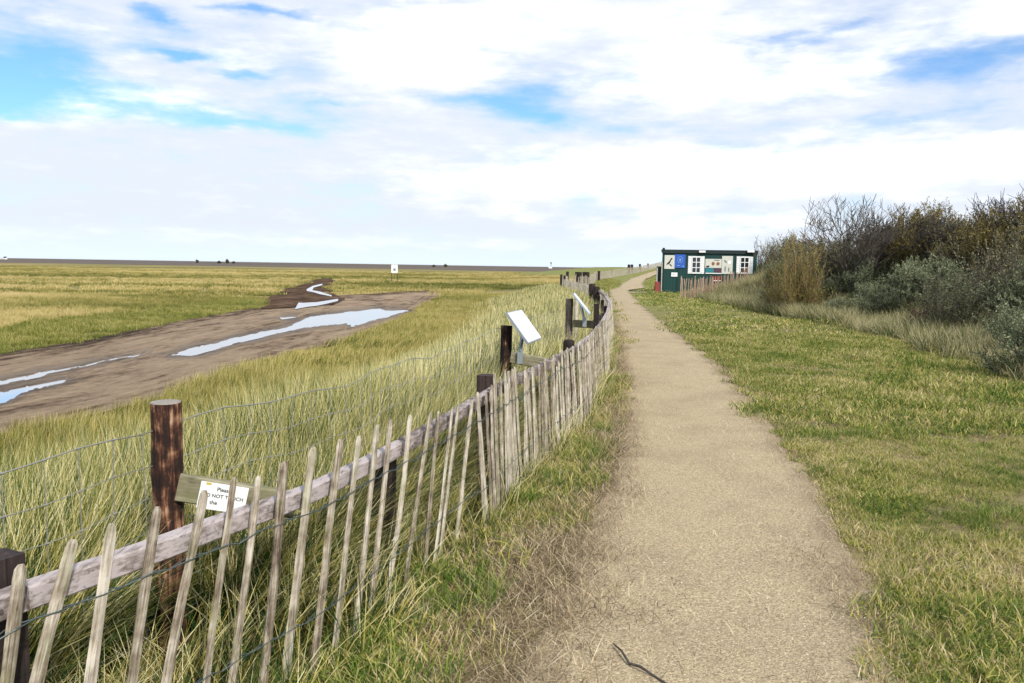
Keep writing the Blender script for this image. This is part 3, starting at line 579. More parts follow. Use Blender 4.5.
# ------------------------------------------------------------------ round posts with boards
def round_post(name, label, p, ztop, r, mat, cap=True):
    T = thing(name, label, 'sign post', (p[0], p[1], 0))
    b = MB(); n = 18; hs = np.linspace(-.4-max(0, 0), ztop, 12)
    b.tube([(random.uniform(-.003, .003), random.uniform(-.003, .003), h_) for h_ in hs], [r*random.uniform(.97, 1.03) for _ in hs], n, True, .025)
    b.build('post', mat, T, smooth=False)
    if cap:
        c = MB(); c.tube([(0, 0, ztop+.0005), (0, 0, ztop+.004)], [r*.99, r*.95], n); c.build('sawn_top', M_endgrain, T)
    return T
def text_obj(s, size, mat, name, parent, loc, rot):
    cu = bpy.data.curves.new(name, 'FONT'); cu.body = s; cu.size = size; cu.align_x = 'CENTER'; cu.align_y = 'CENTER'; cu.extrude = .0004; cu.offset = size*.012
    tmp = bpy.data.objects.new('t', cu); COL.objects.link(tmp); dg = bpy.context.evaluated_depsgraph_get(); me = bpy.data.meshes.new_from_object(tmp.evaluated_get(dg)); bpy.data.objects.remove(tmp)
    me.materials.clear(); me.materials.append(mat); return link(name, me, parent, loc, rot)
p1 = PY(167.5, 480, 3.05); A1 = round_post('sign_post', 'stout round creosoted post with a small white notice on its green crossboard', p1, 1.052, .057, M_post)
zt = PY(167.5, 403, 3.05)[2]; A1.children[0].scale.z = 1; 
# board towards the fence
ba, bb = PY(178, 487, 3.02), PY(300, 512, 3.08)
ba = np.array([PY(178, 487, 3.02)[0], 3.02, PY(178, 487, 3.02)[2]]); bb = PY(296, 505, 3.12)
def rel(p, T): return tuple(np.array(p)-np.array(T.location))
beam(rel(ba, A1), rel(bb, A1), .04, .105, 'crossboard', M_board, A1)
d1 = (bb-ba)/np.linalg.norm(bb-ba); rz = math.atan2(d1[1], d1[0]); ry = -math.asin(d1[2])
sc_ = PY(223, 494, 3.03); nrm = np.array([math.sin(rz), -math.cos(rz), 0]); sc_ = ba+d1*np.dot(sc_-ba, d1)+nrm*.0245+np.array([0, 0, -.008])
b = MB(); b.box((0, 0, 0), (.178, .005, .105)); sg = b.build('notice', M_white, A1, rel(sc_, A1), rot=(0, ry, rz))
for s_, dx, dz in (('Please', 0, .030), ('DO NOT TOUCH', 0, .003), ('the', -.030, -.024)):
    text_obj(s_, .0215 if s_ != 'DO NOT TOUCH' else .0195, M_black, 'lettering', sg, (dx, -.0032, dz), (math.pi/2, 0, 0))
b = MB(); b.box((-.06, -.003, .048), (.02, .002, .008)); b.build('tape', plain('yellow tape', (.6, .5, .05)), sg)
# lecterns
def lectern(T, c0, c1, depth, ddir, board_z, arm_p):
    # c0 upper near corner, c1 lower near corner, depth along ddir ; all world
    c0, c1 = np.array(c0), np.array(c1); dd = np.array(ddir)/np.linalg.norm(ddir); e = (c1-c0); nn = np.cross(e, dd); nn /= np.linalg.norm(nn)
    if nn[2] < 0: nn = -nn
    th = .022; V = []
    for s_ in (0, -th):
        for a_ in (c0, c1, c1+dd*depth, c0+dd*depth): V.append(a_+nn*s_)
    fr = [(0, 1, 2, 3), (7, 6, 5, 4), (0, 4, 5, 1), (1, 5, 6, 2), (2, 6, 7, 3), (3, 7, 4, 0)]
    b = MB(); b.add([np.array(v)-np.array(T.location) for v in V], fr); b.build('tray', M_galv, T)
    k = .012; ue = e/np.linalg.norm(e); P = [c0+ue*k+dd*k, c1-ue*k+dd*k, c1-ue*k+dd*(depth-k), c0+ue*k+dd*(depth-k)]
    b = MB(); b.add([p+nn*.001-np.array(T.location) for p in P]+[p+nn*.004-np.array(T.location) for p in P], [(4, 5, 6, 7), (0, 1, 5, 4), (1, 2, 6, 5), (2, 3, 7, 6), (3, 0, 4, 7)]); b.build('panel', M_panel, T)
    mid = (c0+c1)/2+dd*depth*.5-nn*th; b = MB(); a_ = np.array(arm_p)
    b.tube([mid-np.array(T.location), (mid*.6+a_*.4)-np.array(T.location)-np.array([0, 0, .02]), a_-np.array(T.location)], .02, 4); b.build('arm', M_galv, T)
p2 = PY(506, 350, 8.2); A2 = round_post('sign_post', 'burnt-topped reddish post carrying a tilted white reading panel, nearer of two', p2, .985, .060, M_post, False)
ba, bb = PY(511, 357, 8.1), PY(556, 366, 8.0); beam(rel(ba, A2), rel(bb, A2), .045, .115, 'crossboard', M_board, A2)
arm = PY(520, 352, 8.03); lectern(A2, PY(506.6, 312.4, 8.0), PY(528.6, 343.5, 7.95), .62, (.255, 1, 0), 0, arm)
b = MB(); b.box((0, 0, 0), (.055, .012, .13)); c = PY(520, 357.5, 8.035); b.build('bracket', M_galv, A2, rel(c, A2))
p3 = PY(569, 320, 12.3); A3 = round_post('sign_post', 'grey weathered post carrying a white reading panel seen edge-on, farther of two', p3, 1.11, .058, wood('grey post', [(.3, (.05, .04, .035)), (.55, (.16, .13, .11)), (.8, (.33, .28, .25))], sc=(22, 22, 3)), False)
ba, bb = PY(573, 323.5, 12.2), PY(604, 325, 12.1); beam(rel(ba, A3), rel(bb, A3), .045, .115, 'crossboard', M_board, A3)
lectern(A3, PY(573.2, 293.6, 12.0), PY(590, 314.8, 11.9), .55, (.115, 1, 0), 0, PY(584.5, 322, 12.1))
b = MB(); b.box((0, 0, 0), (.06, .012, .14)); c = PY(584.5, 322, 12.08); b.build('bracket', M_galv, A3, rel(c, A3))
# a grey slim post behind the third
T = thing('wooden_post', 'slim pale grey post just right of the weathered sign post', 'post', (PY(576, 315, 12.9)[0], 12.9, 0)); b = MB(); b.tube([(0, 0, -.2), (0, 0, 1.05)], .035, 8, True, .05); b.build('shaft', M_picket, T)
# ------------------------------------------------------------------ stock netting
net = thing('wire_netting', 'thin galvanised stock netting strung between the round sign posts', 'wire netting', (0, 0, 0))
NP = [(-1.83, 1.3), (-1.56, 2.2), (p1[0]-.02, p1[1]+.03), (-1.10, 3.75), (-.86, 4.4), (-.45, 6.2), (p2[0]-.07, p2[1]), (.3, 10.2), (p3[0]-.07, p3[1])]
NPx = [a for a, b in NP]; NPy = [b for a, b in NP]
yn = np.arange(1.3, p3[1], .15)
def netp(y, z): return np.array([np.interp(y, NPy, NPx), y, z+.012*math.sin(y*4.1)+.01*math.sin(y*9.7+z*7)-.02*math.sin((y % 2.5)/2.5*3.14)])
for z_ in (.97, .83, .70, .57, .44, .31, .18):
    b = MB(); b.tube([netp(y, z_) for y in yn],   .0019 if z_ < .9 else .0028, 4); b.build('line_wire', M_net, net)
b = MB()
for y in yn:
    y2 = y+random.uniform(-.01, .01); b.tube([netp(y2, .97), netp(y2+random.uniform(-.015, .015), .57), netp(y2+random.uniform(-.02, .02), .18)], .0020, 4)
    for z_ in (.97, .83, .70): b.tube([netp(y2-.008, z_), netp(y2+.008, z_)], .0042, 4)
b.build('stay_wires', M_net, net)
# ------------------------------------------------------------------ far paling fence
def run_fence(pts, step, hgt, T, mat, posts=None, w=(.03, .05), nparts=0, ph=1.25, zf=None):
    P = np.array(pts, float); seg = np.hypot(*(P[1:]-P[:-1]).T); cum = np.concatenate([[0], np.cumsum(seg)]); s = 0; rb = MB(); i = 0
    while s < cum[-1]:
        x, y = np.interp(s, cum, P[:, 0]), np.interp(s, cum, P[:, 1]); z = Hs(x, y); k = min(np.searchsorted(cum, s, side='right'), len(P)-1); d = P[k]-P[k-1]; d = d/np.linalg.norm(d)
        B = np.array([x, y, z-.05]); Tp = np.array([x+d[0]*random.gauss(.02, .05), y+d[1]*random.gauss(.02, .05), z+hgt*random.gauss(1, .05)])
        V, Fc = picket_mesh(B, Tp, random.uniform(*w), .02, int(s*100), 5, 6, (d[0], d[1], 0))
        if i < nparts: b = MB(); b.add(V, Fc); b.build('picket', mat, T, tuple(B-np.array(T.location)))
        else: rb.add([np.array(v)+B-np.array(T.location) for v in V], Fc)
        s += step*random.uniform(.8, 1.2); i += 1
    if rb.v: tag(rb.build('picket_run', mat, T), kind='stuff')
    L0 = np.array(T.location)
    for (x, y, h_, w_) in posts or []:
        b = MB(); b.box((0, 0, h_/2-.1), (w_, w_, h_+.2)); b.build('post', M_postdark, T, tuple(np.array([x, y, Hs(x, y)])-L0), rot=(0, 0, random.uniform(0, 1.5)))
    for zz in (.7, .25):
        b = MB(); b.tube([np.array([x, y, Hs(x, y)+zz])-L0 for x, y in pts], .006, 4); b.build('tie_wire', M_wire, T)
T = thing('paling_fence', 'far stretch of paling fence with dark posts climbing the dune towards the horizon', 'fence', (3.05, 49.5, 0))
fp = []
for (px, top, Y, w_) in ((561.5, 274.5, 50, .12), (564.5, 275.5, 50.5, .2), (567.5, 271.5, 51, .14), (578.5, 272, 53, .34), (586, 272, 55, .36), (599, 271, 90, .2), (612, 270, 108, .15), (629, 264.5, 122, .3), (632, 264.5, 124, .3), (640, 264, 131, .25), (648, 263.5, 140, .25)):
    q = PY(px, top, Y); fp.append((q[0], Y, q[2]-Hs(q[0], Y), w_))
run_fence(FAR, .13, .98, T, M_picket, fp, (.05, .09))
# palings in front of the hut
T = thing('paling_fence', 'short row of reddish brown palings half buried in grass in front of the green hut', 'fence', (8.6, 41, 0))
run_fence([(8.62, 41.2), (9.9, 41.4), (11.2, 42.6), (12.9, 44)], .105, 1.12, T, M_picket2, None, (.05, .08), 60)
# ------------------------------------------------------------------ hut
YH = 51.0; hl, hr = PY(663.5, 250, YH)[0], PY(755.5, 250, YH)[0]; ztop = PY(664, 250.3, YH)[2]; zb = 0.0
M_green = plain('dark green painted cladding', (.008, .055, .052), .55, var=.25, sc=3); M_trim = plain('pale corner trim', (.45, .48, .46), .6); M_roof = plain('roof felt', (.02, .035, .035), .8); M_glass = plain('dark window glass', (.02, .025, .03), .1, spec=.8)
hut = thing('hut', 'long flat-roofed dark green visitor hut with white shuttered windows and posters', 'hut', ((hl+hr)/2, YH, 0)); hc = np.array([(hl+hr)/2, YH, 0]); hw = hr-hl; D_ = 2.6; hut.rotation_euler.z = math.radians(-10.3)
b = MB(); b.box((0, D_/2, ztop/2), (hw, D_, ztop-.06)); b.build('wall', M_green, hut)
b = MB()
for i in range(int(hw/.2)): b.box((-hw/2+.1+i*.2, -.008, ztop/2), (.012, .012, ztop-.2))
b.build('cladding_batten', M_green, hut)
b = MB(); b.box((0, D_/2, ztop+.02), (hw+.16, D_+.2, .09)); b.box((0, -.07, ztop-.08), (hw+.1, .05, .16)); b.tube([(-hw/2-.02, -.08, ztop+.1), (-hw/2+.14, -.08, ztop+.1)], .07, 8); b.build('roof', M_roof, hut)
b = MB(); b.box((-hw/2-.004, -.012, 1.05), (.05, .05, 1.85)); b.build('corner_trim', M_trim, hut)
def rect(px0, py0, px1, py1, y=YH):
    a, c = PY(px0, py0, y), PY(px1, py1, y); return (a[0]+c[0])/2-hc[0], (a[2]+c[2])/2, c[0]-a[0], a[2]-c[2]
def board(name, r, mat, y=-.035, th=.03, parent=None, label=None):
    b = MB(); b.box((r[0], y, r[1]), (r[2], th, r[3])); o = b.build(name, mat, parent or hut)
    if label: o['label'] = label
    return o
def window(px0, py0, px1, py1):
    cx, cz, w, h_ = rect(px0, py0, px1, py1); f_ = MB(); wi = w*.52
    for s_ in (-1, 1): f_.box((cx+s_*wi/2, -.045, cz), (.05, .05, h_*.92))
    for k in (-.46, -.155, .155, .46): f_.box((cx, -.045, cz+k*h_), (wi+.04, .046, .045 if abs(k) < .3 else .09))
    f_.box((cx, -.047, cz), (.045, .045, h_*.9)); fo = f_.build('window', M_white, hut)
    b = MB(); b.box((cx, -.022, cz), (wi, .012, h_*.9)); b.build('pane', M_glass, fo)
    for s_ in (-1, 1):
        b = MB(); ww = (w-wi)/2-.02; b.box((cx+s_*(wi/2+ww/2+.03), -.035, cz), (ww, .03, h_))
        for k in range(7): b.box((cx+s_*(wi/2+ww/2+.03), -.055, cz+(k-3)*h_/7.5), (ww*.8, .012, h_/18))
        b.build('shutter', M_white, hut)
window(689, 256, 704, 273.8); window(736, 256.4, 750.6, 273.8)
M_cream = plain('cream poster', (.62, .62, .56), .6, var=.1); M_blue = plain('blue poster', (.035, .12, .50), .5, var=.15); M_lblue = plain('light blue print', (.20, .35, .70), .5); M_brown = plain('brown print', (.30, .13, .06), .6); M_teal = plain('teal print', (.03, .22, .27), .6); M_plum = plain('plum print', (.10, .05, .08), .6); M_red = plain('red paint', (.20, .02, .016), .6); M_grey = plain('grey print', (.22, .27, .26), .6)
def blobs(parent, items, y, mat, name='print'):
    b = MB()
    for (cx, cz, rx, rz, ang) in items:
        n = 10; V = []
        for yy in (y, y-.004):
            for j in range(n):
                q = 2*math.pi*j/n; a_, c_ = rx*math.cos(q)*random.uniform(.85, 1.1), rz*math.sin(q)*random.uniform(.85, 1.1); V.append((cx+a_*math.cos(ang)-c_*math.sin(ang), yy, cz+a_*math.sin(ang)+c_*math.cos(ang)))
        b.add(V, [(j, (j+1) % n, n+(j+1) % n, n+j) for j in range(n)]+[tuple(range(2*n-1, n-1, -1))[::-1]])
    return b.build(name, mat, parent)
r = rect(665.5, 255, 675, 269); o = board('poster', r, M_cream, label='cream poster with a dark printed bird'); blobs(o, [(r[0]+.1, r[1]+.18, .11, .05, .9), (r[0], r[1], .17, .05, 1.1), (r[0]-.1, r[1]-.08, .14, .035, .9), (r[0]+.08, r[1]-.2, .12, .035, -.8)], -.052, M_black)
r = rect(675.7, 254.3, 685.6, 268); o = board('poster', r, M_blue, label='blue poster with a pale round emblem')
b = MB(); n = 20
b.tube([(r[0]+.16*math.cos(q), -.053, r[1]+.08+.2*math.sin(q)) for q in np.linspace(0, 6.283, n)], .018, 4); b.build('emblem', M_lblue, o); blobs(o, [(r[0], r[1]+.08, .07, .1, 0), (r[0]+.2, r[1]-.33, .05, .05, 0), (r[0]-.1, r[1]-.28, .1, .025, 0)], -.052, M_lblue)
r = rect(672, 272.5, 678, 276.7); o = board('notice', r, M_white, label='small blank-looking white notice'); blobs(o, [(r[0]-.05, r[1], .08, .012, 0)], -.052, M_grey)
r = rect(705.5, 258.8, 721, 268); o = board('display_board', r, M_cream, label='pale board printed with two brown animals'); blobs(o, [(r[0]-.02, r[1]-.02, .10, .12, 0), (r[0]+.28, r[1]-.02, .11, .11, 0)], -.052, M_brown); blobs(o, [(r[0]-.34, r[1]-.2, .12, .06, .2), (r[0]+.2, r[1]+.2, .2, .02, 0)], -.052, M_black)
r = rect(705.5, 268.1, 713.5, 272.6); board('display_board', r, M_teal, label='teal board'); r = rect(713.6, 268.1, 721, 272.6); board('display_board', r, M_plum, label='dark plum board'); r = rect(705.5, 272.7, 721, 273.9); board('display_board', r, M_white, label='narrow white strip')
r = rect(721.8, 256, 731.5, 274); o = board('display_board', r, M_cream, label='tall pale board with grey and white prints'); blobs(o, [(r[0]-.12, r[1]+.22, .12, .06, -.8), (r[0]-.12, r[1]-.25, .05, .18, 0), (r[0]+.1, r[1]-.3, .05, .16, 0)], -.052, M_grey); blobs(o, [(r[0]+.13, r[1]+.17, .11, .13, 0)], -.054, M_white)
r = rect(712, 276, 721, 282); o = board('sign_board', r, M_red, label='dark red sign with a white line'); b = MB(); b.box((r[0], -.053, r[1]-.1), (r[2]*.8, .006, .05)); b.build('print', M_white, o)
for (a, c) in ((700, 706.2), (746.8, 753.3)):
    r = rect(a, 250.4, c, 252.6, YH-.2); board('lamp', r, M_white, -.2, .14)
r = rect(664.5, 271, 677.5, 291.5); b = MB()
for (x_, w_) in ((r[0]-r[2]/2, .03), (r[0]+r[2]/2, .03)): b.box((x_, -.02, .98), (w_, .03, 1.96))
b.build('door_frame', M_roof, hut)
# open door leaf on the end wall
b = MB(); b.box((-hw/2-.2, .3, .95), (.3, .05, 1.5)); od = b.build('door', M_roof, hut); b = MB(); b.box((-hw/2-.3, .265, .95), (.08, .02, 1.35)); b.build('pale_edge', M_trim, od)
# red sandwich board
q = PY(657, 291, 50.2); T = thing('sandwich_board', 'small dark red folding board standing at the left end of the green hut', 'sign', (q[0], 50.2, Hs(q[0], 50.2)))
for s_ in (-1, 1):
    R = np.array(Matrix.Rotation(s_*.2, 3, 'X')); b = MB(); b.box((0, s_*.12, .36), (.30, .03, .74), R); b.build('leaf', M_red, T)
b = MB(); b.box((0, 0, .03), (.6, .5, .05)); b.build('base', M_red, T)
# ------------------------------------------------------------------ shrubs
def shrub_data(seed, R, Hh, nst=14, nsub=6, ntw=5, nl=22, leaf=(.07, .02), up_=.6, up2=.4, tw=.28, dome=.5, sphere=1.0):
    rs = np.random.default_rng(seed); br = MB(); LV = []
    def seg(p, d, L, r0, r1, k=4, wob=.18, lift=.1):
        P = [p]; d = d/np.linalg.norm(d)
        for i in range(k):
            d = d+rs.normal(0, wob, 3)+np.array([0, 0, lift]); d /= np.linalg.norm(d); P.append(P[-1]+d*L/k)
        br.tube(P, list(np.linspace(r0, r1, k+1)), 3, False); return P, d
    for i in range(nst):
        a = rs.uniform(0, 6.283); el = rs.uniform(.0, 1.0); d = np.array([math.cos(a)*(1-el*up_), math.sin(a)*(1-el*up_), .25+el*1.1]); d /= np.linalg.norm(d)
        L = 1/math.sqrt((d[0]**2+d[1]**2)/R**2+d[2]**2/Hh**2)*rs.uniform(.72, .98)
        P, dd = seg(np.array([rs.normal(0, .08*R), rs.normal(0, .08*R), -.08]), d, L, .022*Hh/1.5, .008)
        for j in range(nsub):
            q = P[1+int(rs.integers(0, 4))]*1.0; d2 = dd+rs.normal(0, .75, 3)+np.array([0, 0, up2]); P2, d3 = seg(q, d2, L*rs.uniform(.25, .5), .008, .004, 3)
            for l in range(ntw):
                q2 = P2[int(rs.integers(1, 4))]; d4 = d3+rs.normal(0, .7, 3)+np.array([0, 0, up2*.8]); P3, d5 = seg(q2, d4, tw*rs.uniform(.6, 1.3), .0045, .002, 2, .12)
                P3 = np.array(P3)
                if nl:
                    s_ = rs.random(nl); q = P3[0]+(P3[-1]-P3[0])*s_[:, None]+rs.normal(0, .012, (nl, 3)); dl = d5/np.linalg.norm(d5)+rs.normal(0, .7, (nl, 3)); dl /= np.linalg.norm(dl, axis=1)[:, None]
                    sd = np.cross(dl, rs.normal(0, 1, (nl, 3))); sd /= np.linalg.norm(sd, axis=1)[:, None]+1e-6
                    ll = leaf[0]*rs.uniform(.6, 1.3, nl)[:, None]; wl = leaf[1]*rs.uniform(.7, 1.2, nl)[:, None]
                    LV.append(np.stack([q, q+dl*ll*.5+sd*wl, q+dl*ll, q+dl*ll*.5-sd*wl], 1))
    if LV:
        LV = np.concatenate(LV); n = len(LV); rn = np.repeat(rs.random(n), 4); tt = np.clip(LV[:, :, 2].ravel()/Hh, 0, 1)
        LQ = (np.arange(n)[:, None]*4+np.arange(4)[None]); return br, LV.reshape(-1, 3), LQ, rn, tt
    return br, None, None, None, None
SH = {}
def shrub_proto(key, mat, bark, seeds, **kw):
    out = []
    for s_ in seeds:
        br, LV, LQ, rn, tt = shrub_data(s_, **kw); me_b = mesh(key+'_branches', br.v, br.f, bark)
        me_l = mesh(key+'_foliage', LV, LQ, mat, {'rnd': rn, 't': tt}) if LV is not None else None; out.append((me_b, me_l, kw['Hh']))
    SH[key] = out
shrub_proto('buckthorn', M_buck, M_bark, (1, 2, 3, 4), R=1.15, Hh=1.3, nst=22, nsub=6, ntw=6, nl=22, leaf=(.065, .009), up_=.55, tw=.26)
shrub_proto('thorn', M_dark, M_bark, (5, 6, 7), R=1.4, Hh=1.8, nst=22, nsub=7, ntw=6, nl=13, leaf=(.05, .014), tw=.34, up_=.6)
shrub_proto('olive', M_olive, M_bark, (8, 9, 10), R=1.4, Hh=1.8, nst=24, nsub=7, ntw=6, nl=16, leaf=(.055, .014), tw=.36, up_=.7, up2=.8)
shrub_proto('russet', M_russet, M_bark, (11, 12), R=1.0, Hh=1.1, nst=16, nsub=6, ntw=6, nl=12, leaf=(.05, .012), tw=.25)
shrub_proto('gold', M_gold, M_stalk, (13, 14), R=1.0, Hh=2.4, nst=60, nsub=5, ntw=3, nl=9, leaf=(.085, .009), up_=.95, tw=.35, up2=1.6)
def put_shrub(key, x, y, s=1.0, sz=None, label=None, group=None, rz=None, i=None, name='shrub'):
    ps = SH[key]; mb_, ml_, h_ = ps[random.randrange(len(ps)) if i is None else i]
    T = thing(name, label, 'shrub', (x, y, Hs(x, y)-.05), group); T.rotation_euler.z = random.uniform(0, 6.28) if rz is None else rz; T.scale = (s, s, sz or s)
    link('branches', mb_, T)
    if ml_: link('foliage', ml_, T)
    return T
LBL = {'buckthorn': ('silvery grey green sea buckthorn bush in the thicket on the right bank', 'sea buckthorn bushes on the right bank'),
    'thorn': ('dark twiggy thorn bush in the thicket behind the buckthorn', 'dark thorn bushes on the right bank'),
    'olive': ('olive brown bush along the upper edge of the right thicket', 'olive brown bushes at the top of the bank'),
    'russet': ('low russet brown bush among the grey green buckthorn', 'low russet bushes in the thicket')}
def auto(key, x, y, s, sz=None):
    pq = to_px(np.array([x]), np.array([y]), np.array([1.0]))[0][0]
    if y < 53 and pq-s*1.1*800/y < 748: return
    put_shrub(key, x, y, s, sz, LBL[key][0], LBL[key][1])
top_x = [745, 755, 790, 820, 850, 880, 905, 930, 960, 1000, 1040, 1100]; top_y = [248, 247, 243, 241, 242, 232, 218, 214, 214, 214, 206, 200]
# front rows
y = 11.4
while y < 44:
    bx = float(bank_x(y)); 
    pxx = to_px(np.array([bx+1.0]), np.array([y]), np.array([.5]))[0][0]
    if pxx < 1075:
        if y < 36 and random.random() < .75: auto(random.choice(('buckthorn', 'buckthorn', 'buckthorn', 'russet', 'thorn')), bx+1.1+random.uniform(-.3, .4), y, random.uniform(.45, .85), random.uniform(.45, .95))
        auto(random.choice(('buckthorn', 'buckthorn', 'buckthorn', 'thorn')), bx+2.6+random.uniform(-.4, .4), y+.5, random.uniform(.75, 1.25), random.uniform(.75, 1.3))
    y += 1.55+y*.018
y = 13.5
while y < 50:
    bx = float(bank_x(min(y, 44)))
    for off, keys, ss in ((4.4, ('buckthorn', 'thorn', 'buckthorn', 'buckthorn', 'russet'), .95), (6.4, ('thorn', 'olive', 'buckthorn', 'buckthorn'), 1.0)):
        x_ = bx+off+random.uniform(-.5, .5); pxx = to_px(np.array([x_]), np.array([y]), np.array([1.5]))[0][0]
        if pxx < 1085: auto(random.choice(keys), x_, y+random.uniform(-.4, .4), ss*random.uniform(.85, 1.15), ss*random.uniform(.75, .95))
    y += 1.9+y*.02
# skyline row fitted to the silhouette
for px in list(range(762, 1080, 17)):
    D = float(np.interp(px, [750, 850, 1050], [52, 34, 23]))+random.uniform(-1.5, 1.5); q = PY(px, 240, D); tz = PY(px, float(np.interp(px, top_x, top_y))+random.uniform(-1.5, 5), D)[2]
    key = 'olive' if px > 885 and random.random() < .75 else 'thorn'; h0 = SH[key][0][2]; z0 = Hs(q[0], D); sz = max(.35, (tz-z0)/h0)
    auto(key, q[0], D, max(.8, min(1.15, sz*1.05)), sz)
    if px > 860: auto('olive' if random.random() < .7 else 'russet', q[0]-.4, D-2.4, .95, max(.4, sz*.8))
# single ones
q = PY(797, 312, 28.5); put_shrub('gold', q[0], 28.5, 1.1, 1.08, 'tall yellow and tan willowy bush at the left end of the thicket beside the lawn', None, 0, 0)
q = PY(777, 310, 30.5); put_shrub('gold', q[0], 30.5, .65, .66, 'smaller straw coloured bush left of the tall yellow one near the hut', None, 1, 1)
q = PY(1030, 372, 11.9); put_shrub('buckthorn', q[0]+.1, 11.9, .75, .75, 'dark blue green bush at the right edge of the picture by the lawn', None, 1, 2)
# bank grasses
M_bank = blade('bank grass leaf', [(.0, (.035, .065, .020)), (.35, (.10, .135, .04)), (.6, (.24, .235, .09)), (.8, (.42, .36, .18)), (1, (.6, .53, .33))], wz=1.1, wt=.4, wb=.9, bias=.16, zs=(.35, .35, 0))
C_bg = bl_coll('bank_grass', M_bank, 5, n=90, R=.30, hmin=.30, hmax=.80, w=.013, lean=.35, curve=.9, segs=4, wind=-.12)
x, y = rpts(6000, 6.5, 17, 9.5, 47); bx = bank_x(y); e = x-bx; k = (e > -.45+.7*(fbm(x, y, 1.3, 81)-.5)) & (e < 3.0) & (rng.random(len(x)) < np.where(e < 1.2, .75, .35)) & inview(x, y, H(x, y), 60); P = place(x, y, k)
scatter('bank_grass', P, C_bg, hsc(P, .45, 1.05, 1.2, 82), 5, label='rank green and straw grass along the foot of the bushes', cat='grass')
x, y = rpts(1500, 9.6, 17, 41.5, 47.5); k = (H(x, y) < 1.6) & (x > 10+(46-y)*.1) & ((y < 44.6) | (x > 15.4)); P = place(x, y, k); scatter('bank_grass', P, C_bg, 1.05, 5, label='green tussocks heaped in front of the hut', cat='grass')
for (px, D, ty, s_) in ((766, 55, 246, .8), (772, 49, 245, .6), (790, 45, 242, 1.0), (788, 40, 250, .9), (803, 38, 243, 1.2), (822, 35, 245, 1.1), (842, 32, 243, 1.1)):
    q = PY(px, 250, D); put_shrub('thorn', q[0], D, s_, (PY(px, ty, D)[2]-Hs(q[0], D))/1.8, LBL['thorn'][0], LBL['thorn'][1])
# bare trees
def bare_tree(seed, Hh, R, lean, depth=5, bark=M_bark, twig=.35, r0=.07):
    rs = random.Random(seed); tr, cr = MB(), MB(); cnt = [0]
    def grow(p, d, L, r, lv):
        k = 4; P = [p]
        for i in range(k):
            d = d+np.array([rs.gauss(0, .13)+lean*.05, rs.gauss(0, .13), .07 if lv < 3 else .02]); d = d/np.linalg.norm(d); P.append(P[-1]+d*L/k)
        (tr if lv < 2 else cr).tube(P, list(np.linspace(max(r, .008), max(r*.55, .006), k+1)), 5 if lv < 2 else 3, False); cnt[0] += 1
        if lv >= depth: return
        for j in range(4 if lv < 2 else rs.choice((3, 4, 4))):
            q = P[rs.choice((2, 3, 4, 4))]; nd = d+np.array([rs.gauss(0, .55), rs.gauss(0, .55), rs.gauss(.12, .3)]); grow(q, nd/np.linalg.norm(nd), L*rs.uniform(.58, .82), r*.5, lv+1)
    for j in range(5):
        a = j*1.26+rs.random(); grow(np.array([0, 0, 0.]), np.array([math.cos(a)*.75*R/Hh*1.6+lean, math.sin(a)*.6, 1.0]), Hh*.36, r0, 0)
    return mesh('trunk', tr.v, tr.f, bark), mesh('twigs', cr.v, cr.f, bark)
def put_bare(px, D, topy, R, seed, label, bark, lean, depth=5, dz=0):
    q = PY(px, 240, D); z0 = Hs(q[0], D)-.1; Hh = PY(px, topy, D)[2]-z0; a, c = bare_tree(seed, Hh, R, lean, depth, bark)
    T = thing('bare_tree', label, 'tree', (q[0], D, z0)); link('trunk', a, T); link('crown', c, T)
    zz = max(v.co.z for v in c.vertices); T.scale = (1, 1, Hh/zz)
put_bare(862, 29.5, 190, 1.9, 3, 'bare spreading thorn tree standing above the middle of the thicket', M_bark, .12, 4)
put_bare(945, 27, 203, 1.0, 5, 'small bare twiggy sapling between the two larger bare trees', M_bark, .1, 4)
put_bare(918, 30, 210, .9, 8, 'sparse grey sapling just right of the spreading thorn tree', M_bark, .1, 4)
put_bare(1012, 24.5, 180, 1.6, 9, 'dark purple bare tree breaking the skyline at the right edge', M_barkp, .25, 4)
# ------------------------------------------------------------------ distant things
q = PY(394.5, 281, 118); T = thing('notice_board', 'small white notice on two posts far out in the marsh grass', 'sign', (q[0], 118, -1.2)); za, zc = PY(394.5, 264.6, 118)[2]+1.2, PY(394.5, 273, 118)[2]+1.2
b = MB(); b.box((0, 0, (za+zc)/2), (.95, .05, za-zc)); o = b.build('board', M_white, T); b = MB(); b.box((0, -.03, zc+.5), (.35, .01, .35)); b.build('print', M_grey, o)
for s_ in (-.42, .42): b = MB(); b.tube([(s_, .06, -.2), (s_, .06, za)], .045, 6); b.build('leg', M_bark, T)
q = PY(551, 267, 620); T = thing('beacon', 'thin white beacon pole far off on the sands near the middle of the horizon', 'beacon', (q[0], 620, -1.2)); b = MB(); b.tube([(0, 0, 0), (0, 0, 6)], .25, 6); b.build('mast', M_grey, T); b = MB(); b.box((0, 0, 5.3), (1.2, .3, 1.4)); b.build('topmark', M_grey, T); b = MB(); b.box((-.5, 0, 1.8), (2.6, .6, 1.3)); b.build('board', M_white, T)
shrub_proto('far', M_dark, M_bark, (21,), R=1.5, Hh=2.6, nst=12, nsub=4, ntw=3, nl=14, leaf=(.5, .18), tw=.7)
